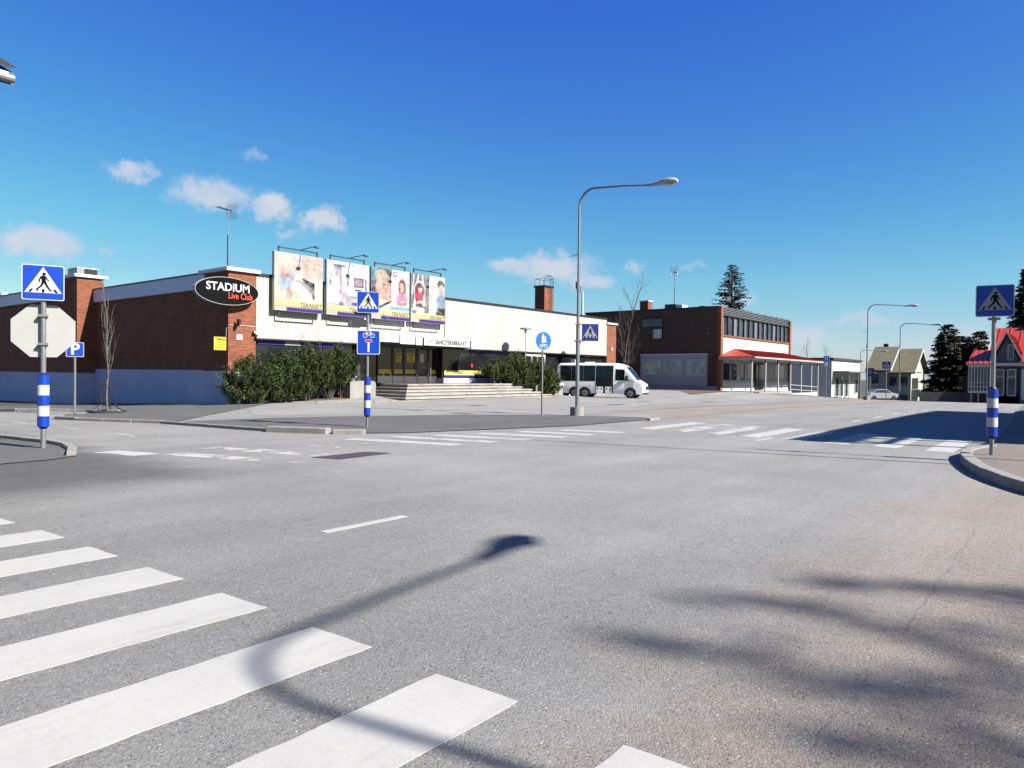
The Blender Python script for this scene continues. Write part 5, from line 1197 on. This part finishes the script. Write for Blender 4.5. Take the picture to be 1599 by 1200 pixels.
# fence
fc = thing('plank_fence', 'grey plank fence at the far road end before the dark spruces', 'fence', (86, 10.5, gz(86, 10)))
p0, p1 = Vector((88.9, 14.2)), Vector((82.5, 7.2)); d = (p1 - p0); nfe = 64
for i in range(nfe):
    a = p0 + d * (i / nfe); a2 = p0 + d * ((i + .86) / nfe)
    z = gz(a.x, a.y); h = 1.0 + .05 * (i % 3)
    q = Vector((d.y, -d.x)).normalized() * .03
    MB().add([(v.x - 86, v.y - 10.5, zz - gz(86, 10)) for zz in (z, z + h) for v in (a, a2, a2 + q, a + q)], [(0, 3, 2, 1), (4, 5, 6, 7), (0, 1, 5, 4), (1, 2, 6, 5), (2, 3, 7, 6), (3, 0, 4, 7)]).build('plank', mat('grey_planks', (.23, .22, .2), .9, .25, 4), fc)

# ------------------------------------------------------------------ neighbours just outside the picture
NO = (30, -8, 0)
nb_ = thing('neighbour_house', 'tall house right of the picture edge, throwing the big shadow on the road', 'house', NO)
def np_(mb, name, m, **k): return mb.build(name, m, nb_, off=NO, **k)
np_(MB().box(22.2, 41.5, -14, -3.9, 0, 6.8), 'wall', m_wht2); np_(MB().box(22.0, 41.8, -14.3, -3.45, 6.8, 7.16), 'eaves', m_darkgrey)
np_(MB().prism([(-14.2, 7.16), (-3.6, 7.16), (-8.9, 11.0)], 'x', 22.3, 41.5), 'roof', m_redroof)  # unseen high gable, added to block sky light from the shaded road
np_(MB().box(19.1, 22.2, -3.75, -3.5, 0, 4.25), 'yard_wall', m_wht2)
fr = MB().box(18.9, 22.0, -4.1, -3.45, 6.5, 7.12).box(19.1, 22.2, -3.7, -3.55, 5.62, 5.74)
for x in (19.05, 20.6): fr.box(x, x + .16, -3.7, -3.55, 4.25, 6.75)
fr.cyl((19.2, -3.62, 5.7), (20.6, -3.62, 6.75), .05, .05, 6).cyl((20.7, -3.62, 4.3), (22.2, -3.62, 5.65), .035, .035, 6)
np_(fr, 'open_timber_frame', m_darkgrey)
for x in (24, 28, 32, 36): np_(MB().box(x, x + 1.4, -3.9, -3.86, 1.0, 2.5), 'window', m_glassb)
t = thing('flag_pole', 'slender flag pole right of the picture edge, its thin shadow crossing the road', 'flag pole', (15.3, -2.6, .1))
MB().cyl((0, 0, 0), (-.1, 0, 10.4), .05, .03, 10).build('pole', m_signw, t); MB().cyl((-.1, 0, 10.4), (-.1, 0, 10.5), .05, .05, 8).build('finial', m_signw, t); MB().box(-.2, .2, -.2, .2, 0, .3).build('foot', m_conc, t)
EO = (-3, 20, 0)
eh = thing('corner_house', 'house left of the picture edge, only its tiled eave corner and gutter showing', 'house', EO)
def ep(mb, name, m, **k): return mb.build(name, m, eh, off=EO, **k)
ep(MB().box(-10, 3.4, 16.0, 26, 0, 6.6), 'wall', m_wht2)
tl = MB(); nn = 90; pr = []
for i in range(nn + 1):
    x = -10.5 + (4.62 + 10.5) * i / nn; pr.append((x + .1, .045 * math.sin(x * 2 * math.pi / .32)))
tl.add([(x, 15.02, 6.8 + w_) for x, w_ in pr] + [(x, 21, 9.6 + w_) for x, w_ in pr], [(i, i + 1, nn + 2 + i, nn + 1 + i) for i in range(nn)])
ep(tl, 'tiled_roof', mat('dark_tiles', (.06, .045, .042), .7, .2, 4))
ep(MB().prism([(15.06, 6.5), (15.06, 6.72), (21, 9.5), (21, 9.2)], 'x', -10.5, 4.68), 'roof_deck', m_darkgrey)
ep(MB().box(-10.5, 4.58, 15.0, 15.05, 6.62, 6.7), 'eave_flashing', m_signw)
ep(MB().tube([(-10.5, 14.95, 6.6), (4.64, 14.95, 6.57)], .075, 10), 'gutter', m_galv)
ep(MB().box(-10, 4.45, 15.06, 16.0, 6.42, 6.5), 'soffit', mat('brown_soffit', (.3, .25, .2), .8, .1, 3))
# ------------------------------------------------------------------ vegetation
def rnd_perp(d, r):
    v = Vector((r.gauss(0, 1), r.gauss(0, 1), r.gauss(0, 1))); return (v - d * v.dot(d)).normalized()
def bare_tree(name, label, loc, H, seed, m=None, spread=.5, depth=5, r0=None, group=None, stems=1, upright=.4, thin=1.0, first=.35, cat='tree'):
    r = random.Random(seed); t = thing(name, label, cat, loc, 0, group); trunk, crown = MB(), MB()
    def grow(p, d, ln, rad, lev):
        n = 4; pts = [p]; rr = [rad]; q = p.copy(); dd = d.copy()
        for i in range(n):
            dd = (dd + rnd_perp(dd, r) * .13 + Vector((0, 0, 1)) * .05 * upright).normalized(); q = q + dd * ln / n; pts.append(q.copy()); rr.append(rad * (1 - .42 * (i + 1) / n))
        (trunk if lev == 0 else crown).tube(pts, rr, 7 if lev == 0 else (5 if lev < 2 else 3), False)
        if lev >= depth: return
        k = r.randint(3, 4) if lev < 2 else r.randint(2, 4)
        if lev == 0: k = 9
        for i in range(k):
            f = first + (1 - first) * (i + r.random() * .7) / k; j = min(n - 1, int(f * n)); a = pts[j].lerp(pts[j + 1], min(1, f * n - j)); base = (pts[j + 1] - pts[j]).normalized()
            nd = (base * (1 - spread) + rnd_perp(base, r) * spread + Vector((0, 0, upright * .5))).normalized()
            l2 = ln * (r.uniform(.42, .62) if lev else r.uniform(.34, .5) * (1.15 - .5 * f)); grow(a, nd, l2, rr[j] * (.5 if lev == 0 else .6) * thin, lev + 1)
        grow(pts[-1], dd, ln * .5, rr[-1] * .9, lev + 1)
    for s in range(stems):
        d = Vector((r.uniform(-.15, .15) * (stems > 1), r.uniform(-.15, .15) * (stems > 1), 1)).normalized(); grow(Vector((0, 0, -.1)), d, H * .62, r0 or H * .014, 0)
    trunk.build('trunk', m or m_bark, t, smooth=True); crown.build('crown', m or m_twig, t, kind=None)
    return t
def conifer(name, label, loc, H, Rb, seed, m, dens=1.0, base=.08, droop=.25, group=None, spray=.5, gap=0, shp=.8):
    r = random.Random(seed); t = thing(name, label, 'tree', loc, 0, group)
    MB().tube([(0, 0, -.3), (0, 0, H * .5), (0, 0, H)], [H * .016, H * .009, .015], 8).build('trunk', m_bark, t)
    mb = MB(); lv = int(H * 3.2); br = MB()
    for i in range(lv):
        for k in range(max(3, int(5 * dens))):
            f = min(.995, base + (1 - base) * (i + r.random() * 1.6) / lv); z = f * H; L_ = Rb * ((1 - f) ** shp + .04) * (.82 + .22 * math.sin(i * 2.4 + k * 1.3))
            if r.random() < gap: continue
            a = r.uniform(0, 2 * math.pi); l = L_ * r.uniform(.65, 1.15); dx, dy = math.cos(a), math.sin(a)
            n = max(2, int(l / .22)); pts = []
            for j in range(n + 1):
                u = j / n; pts.append(Vector((dx * l * u, dy * l * u, z + l * (.18 * u - droop * u * u * 1.6))))
            br.tube([pts[0], pts[n // 2], pts[-1]], [.02 + .008 * l, .014, .005], 3, False)
            for j in range(1, n + 1):
                for _ in range(max(1, int(3 * dens))):
                    p = pts[j]; s = spray * r.uniform(.5, 1.1) * (.55 + .45 * (1 - f)); b = a + r.choice((-1, 1)) * r.uniform(.2, 1.2)
                    e = p + Vector((math.cos(b) * s, math.sin(b) * s, r.uniform(-.55, .12) * s)); w = Vector((-math.sin(b), math.cos(b), r.uniform(-.6, .6))) * s * .22
                    mb.add([p, p.lerp(e, .55) + w, e, p.lerp(e, .5) - w], [(0, 1, 2, 3)])
    mb.build('crown', m, t); br.build('branches', m_bark, t, kind='stuff')
    return t
def pine_shrub(label, loc, rx, ry, H, seed, group, zb=.1, light=.3):
    r = random.Random(seed); t = thing('pine_shrub', label, 'shrub', loc, 0, group); A, B, S = MB(), MB(), MB()
    ns = int(120 * rx * H)
    for i in range(ns):
        a = r.uniform(0, 2 * math.pi); u = r.random() ** .5; v = r.random()
        env = math.sin(math.pi * min(1, (.18 + .82 * v) * .93)) ** .55
        x, y = math.cos(a) * rx * u * env, math.sin(a) * ry * u * env; z = zb + (H - zb - .3) * v * (1 - .25 * u)
        p = Vector((x, y, z)); d = Vector((x / rx * .55 + r.gauss(0, .22), y / ry * .55 + r.gauss(0, .22), 1.0 - .35 * u)).normalized()
        ln = r.uniform(.25, .55)
        if i % 14 == 0: S.tube([(x * .15, y * .15, -.05), (x * .55, y * .55, z * .45), p], [.035, .022, .01], 4, False)
        tgt = B if r.random() < light else A
        for k in range(7):
            q = p + d * ln * k / 6; nl = .17 * (1 - .35 * k / 6)
            for _ in range(6):
                o = (rnd_perp(d, r) + d * r.uniform(.25, .9)).normalized(); w = rnd_perp(o, r) * .02
                tgt.add([q - w, q + w, q + o * nl * r.uniform(.7, 1.2)], [(0, 1, 2)])
    A.build('foliage', m_pine, t); B.build('young_foliage', m_pine2, t); S.build('stems', m_bark, t)
    return t
G1 = 'dark pine shrubs left of the entrance steps'
for i, (x, y, rx, ry, H, zb, lab) in enumerate([
        (18.6, 29.75, 1.45, .8, 2.35, .05, 'leftmost dark pine shrub, leaning past the brick corner pier'),
        (20.35, 29.9, 1.2, .85, 2.6, .1, 'dark pine shrub right below the brick corner pier edge, second from left'),
        (21.7, 30.0, 1.1, .8, 2.85, .4, 'dark pine shrub in the middle of the left row with a pointed top'),
        (23.1, 30.0, 1.1, .8, 2.5, .55, 'dark pine shrub under the bare twigs, fourth of the left row'),
        (23.9, 30.15, .85, .75, 2.85, .55, 'rightmost tall pine shrub of the left row by the concrete wall')]):
    pine_shrub(lab, (x, y, gz(x, y)), rx, ry, H, 11 + i, G1, zb)
G2 = 'sunlit pine shrubs right of the entrance steps'
for i, (x, y, rx, ry, H, zb, lab) in enumerate([
        (36.3, 29.9, 1.1, .8, 2.3, .85, 'left pine shrub of the right group, spreading over the steps'),
        (37.9, 29.6, 1.3, .9, 2.95, .5, 'tallest pine shrub of the right group, before the shop window'),
        (39.6, 29.2, 1.3, .9, 2.75, .15, 'round pine shrub beside the slim post lamp'),
        (40.9, 29.2, 1.05, .85, 1.95, .1, 'lowest pine shrub nearest the minibus')]):
    pine_shrub(lab, (x, y, gz(x, y)), rx, ry, H, 31 + i, G2, zb, .6)
bare_tree('bare_shrub', 'leafless twiggy bush poking above the dark pine shrubs', (22.7, 30.4, .2), 3.0, 4, m_twig, .45, 4, .03, stems=3, upright=.6, cat='shrub')
# street tree and its guard
tx, ty = 10.95, 26.3
bare_tree('street_tree', 'young leafless street tree before the shaded brick wall', (tx, ty, .05), 4.7, 21, mat('grey_bark', (.22, .2, .18), .9, .3, 10), .15, 2, .034, upright=.9, thin=.7, first=.32)
t = thing('tree_guard', 'black iron guard round the foot of the young street tree', 'tree guard', (tx, ty, .05))
for i in range(7):
    a = 2 * math.pi * i / 7; c, s = math.cos(a), math.sin(a)
    MB().tube([(c * .55, s * .55, 0), (c * .34, s * .34, .12), (c * .27, s * .27, .22), (c * .25, s * .25, 1.05)], .011, 5).build('rod', m_black, t)
for z in (.35, .92): MB().tube([(.255 * math.cos(R(k * 20)), .255 * math.sin(R(k * 20)), z) for k in range(19)], .01, 5).build('hoop', m_black, t)
MB().cyl((0, 0, -.02), (0, 0, .012), .6, .6, 20).build('grate', m_darkgrey, t)
# trees behind the buildings
bare_tree('birch_tree', 'leafless birch before the shaded brown brick wall', (57.8, 33.0, .3), 9.2, 5, m_twig, .46, 6, .11, upright=.42, thin=.76, first=.16)
conifer('sparse_conifer', 'sparse conifer rising behind the brown brick roof', (92.3, 36.6, -1), 17, 5.0, 3, m_larch, 1.6, .35, .04, spray=.7, gap=.3, shp=.62)
m_dusk = leafmat('dusky_needles', (.036, .036, .019), .5)
GT_ = 'dark spruces at the road end'
for i, (x, y, H, Rr, lab) in enumerate([(92.3, 12.1, 8.6, 2.5, 'tallest dark spruce at the road end beside the olive roofed house'), (93.2, 11.2, 7.4, 2.8, 'middle dark spruce at the road end'), (93.5, 9.3, 7.9, 2.6, 'right dark spruce at the road end nearest the red roofs')]):
    conifer('spruce_tree', lab, (x, y, gz(x, y)), H, Rr, 40 + i, m_dusk, 3.0, .0, .12, GT_, .7, .1, .5)
conifer('spruce_tree', 'tall spruce rising behind the red roofed house', (110, 6.2, -2), 17.2, 3.6, 50, m_fir, 2.2, .1, .3, None, .9)
for i, (x, y, H, lab) in enumerate([(131, 14.5, 11, 'tiny distant spruce above the olive roof ridge'), (129, 18.0, 11.3, 'small distant spruce at the olive roof ridge end')]): conifer('spruce_tree', lab, (x, y, -3), H, 1.6, 60 + i, m_fir, 1.6, .1, .3, 'distant spruces', .7)
for i, (x, y, H, lab) in enumerate([(112, 33, 8.5, 'rounded leafless tree behind the white building roof'), (150, 40, 10.5, 'distant leafless tree above the dark house'), (98, 9.0, 8.5, 'leafless tree between the spruces and the red roofs')]):
    bare_tree('bare_tree', lab, (x, y, gz(x, y) - .2), H, 70 + i, m_twig, .5, 5, None, 'distant leafless trees', 1, .35, .8, .25)
# dry hedge
t = thing('dry_hedge', 'brown leafy hedge between the spruces and the veranda', 'hedge', (85.5, 8.6, gz(85, 8)))
r = random.Random(9); mb = MB()
for i in range(5000):
    a = r.uniform(0, 6.28); u = r.random() ** .5; p = Vector((math.cos(a) * 1.3 * u, math.sin(a) * 1.6 * u, 3.4 * r.random() * (1 - .35 * u))); o = Vector((r.gauss(0, 1), r.gauss(0, 1), r.gauss(0, 1))).normalized() * .13; w = rnd_perp(o.normalized(), r) * .05
    mb.add([p - w, p + w, p + o], [(0, 1, 2)])
mb.build('foliage', m_brown, t); MB().tube([(0, 0, 0), (.1, .1, 1.5), (0, .2, 2.6)], [.08, .05, .02], 5).build('stem', m_bark, t)
# spruces behind the viewer whose tops throw the soft streaks at lower right
for i, (tx_, ty_, H, Rr, lab) in enumerate([(5.5, 1.6, 16.0, 2.2, 'spruce behind the viewer, second along the road'), (4.55, 2.1, 17.0, 2.4, 'tallest spruce behind the viewer'), (3.6, 2.1, 16.5, 2.9, 'broad spruce behind the viewer, nearest the lamp post'),
                                           (6.0, .6, 15.0, 2.2, 'spruce behind the viewer, farthest along the road'), (3.1, .95, 15.5, 2.2, 'spruce behind the viewer, at the near end of the row')]):
    conifer('spruce_tree', lab, (tx_ + .2225 * H, ty_ - 1.2605 * H, 0), H, Rr, 90 + i, m_fir, 1.0, .1, .25, 'spruces behind the viewer', .42, .42, .8)
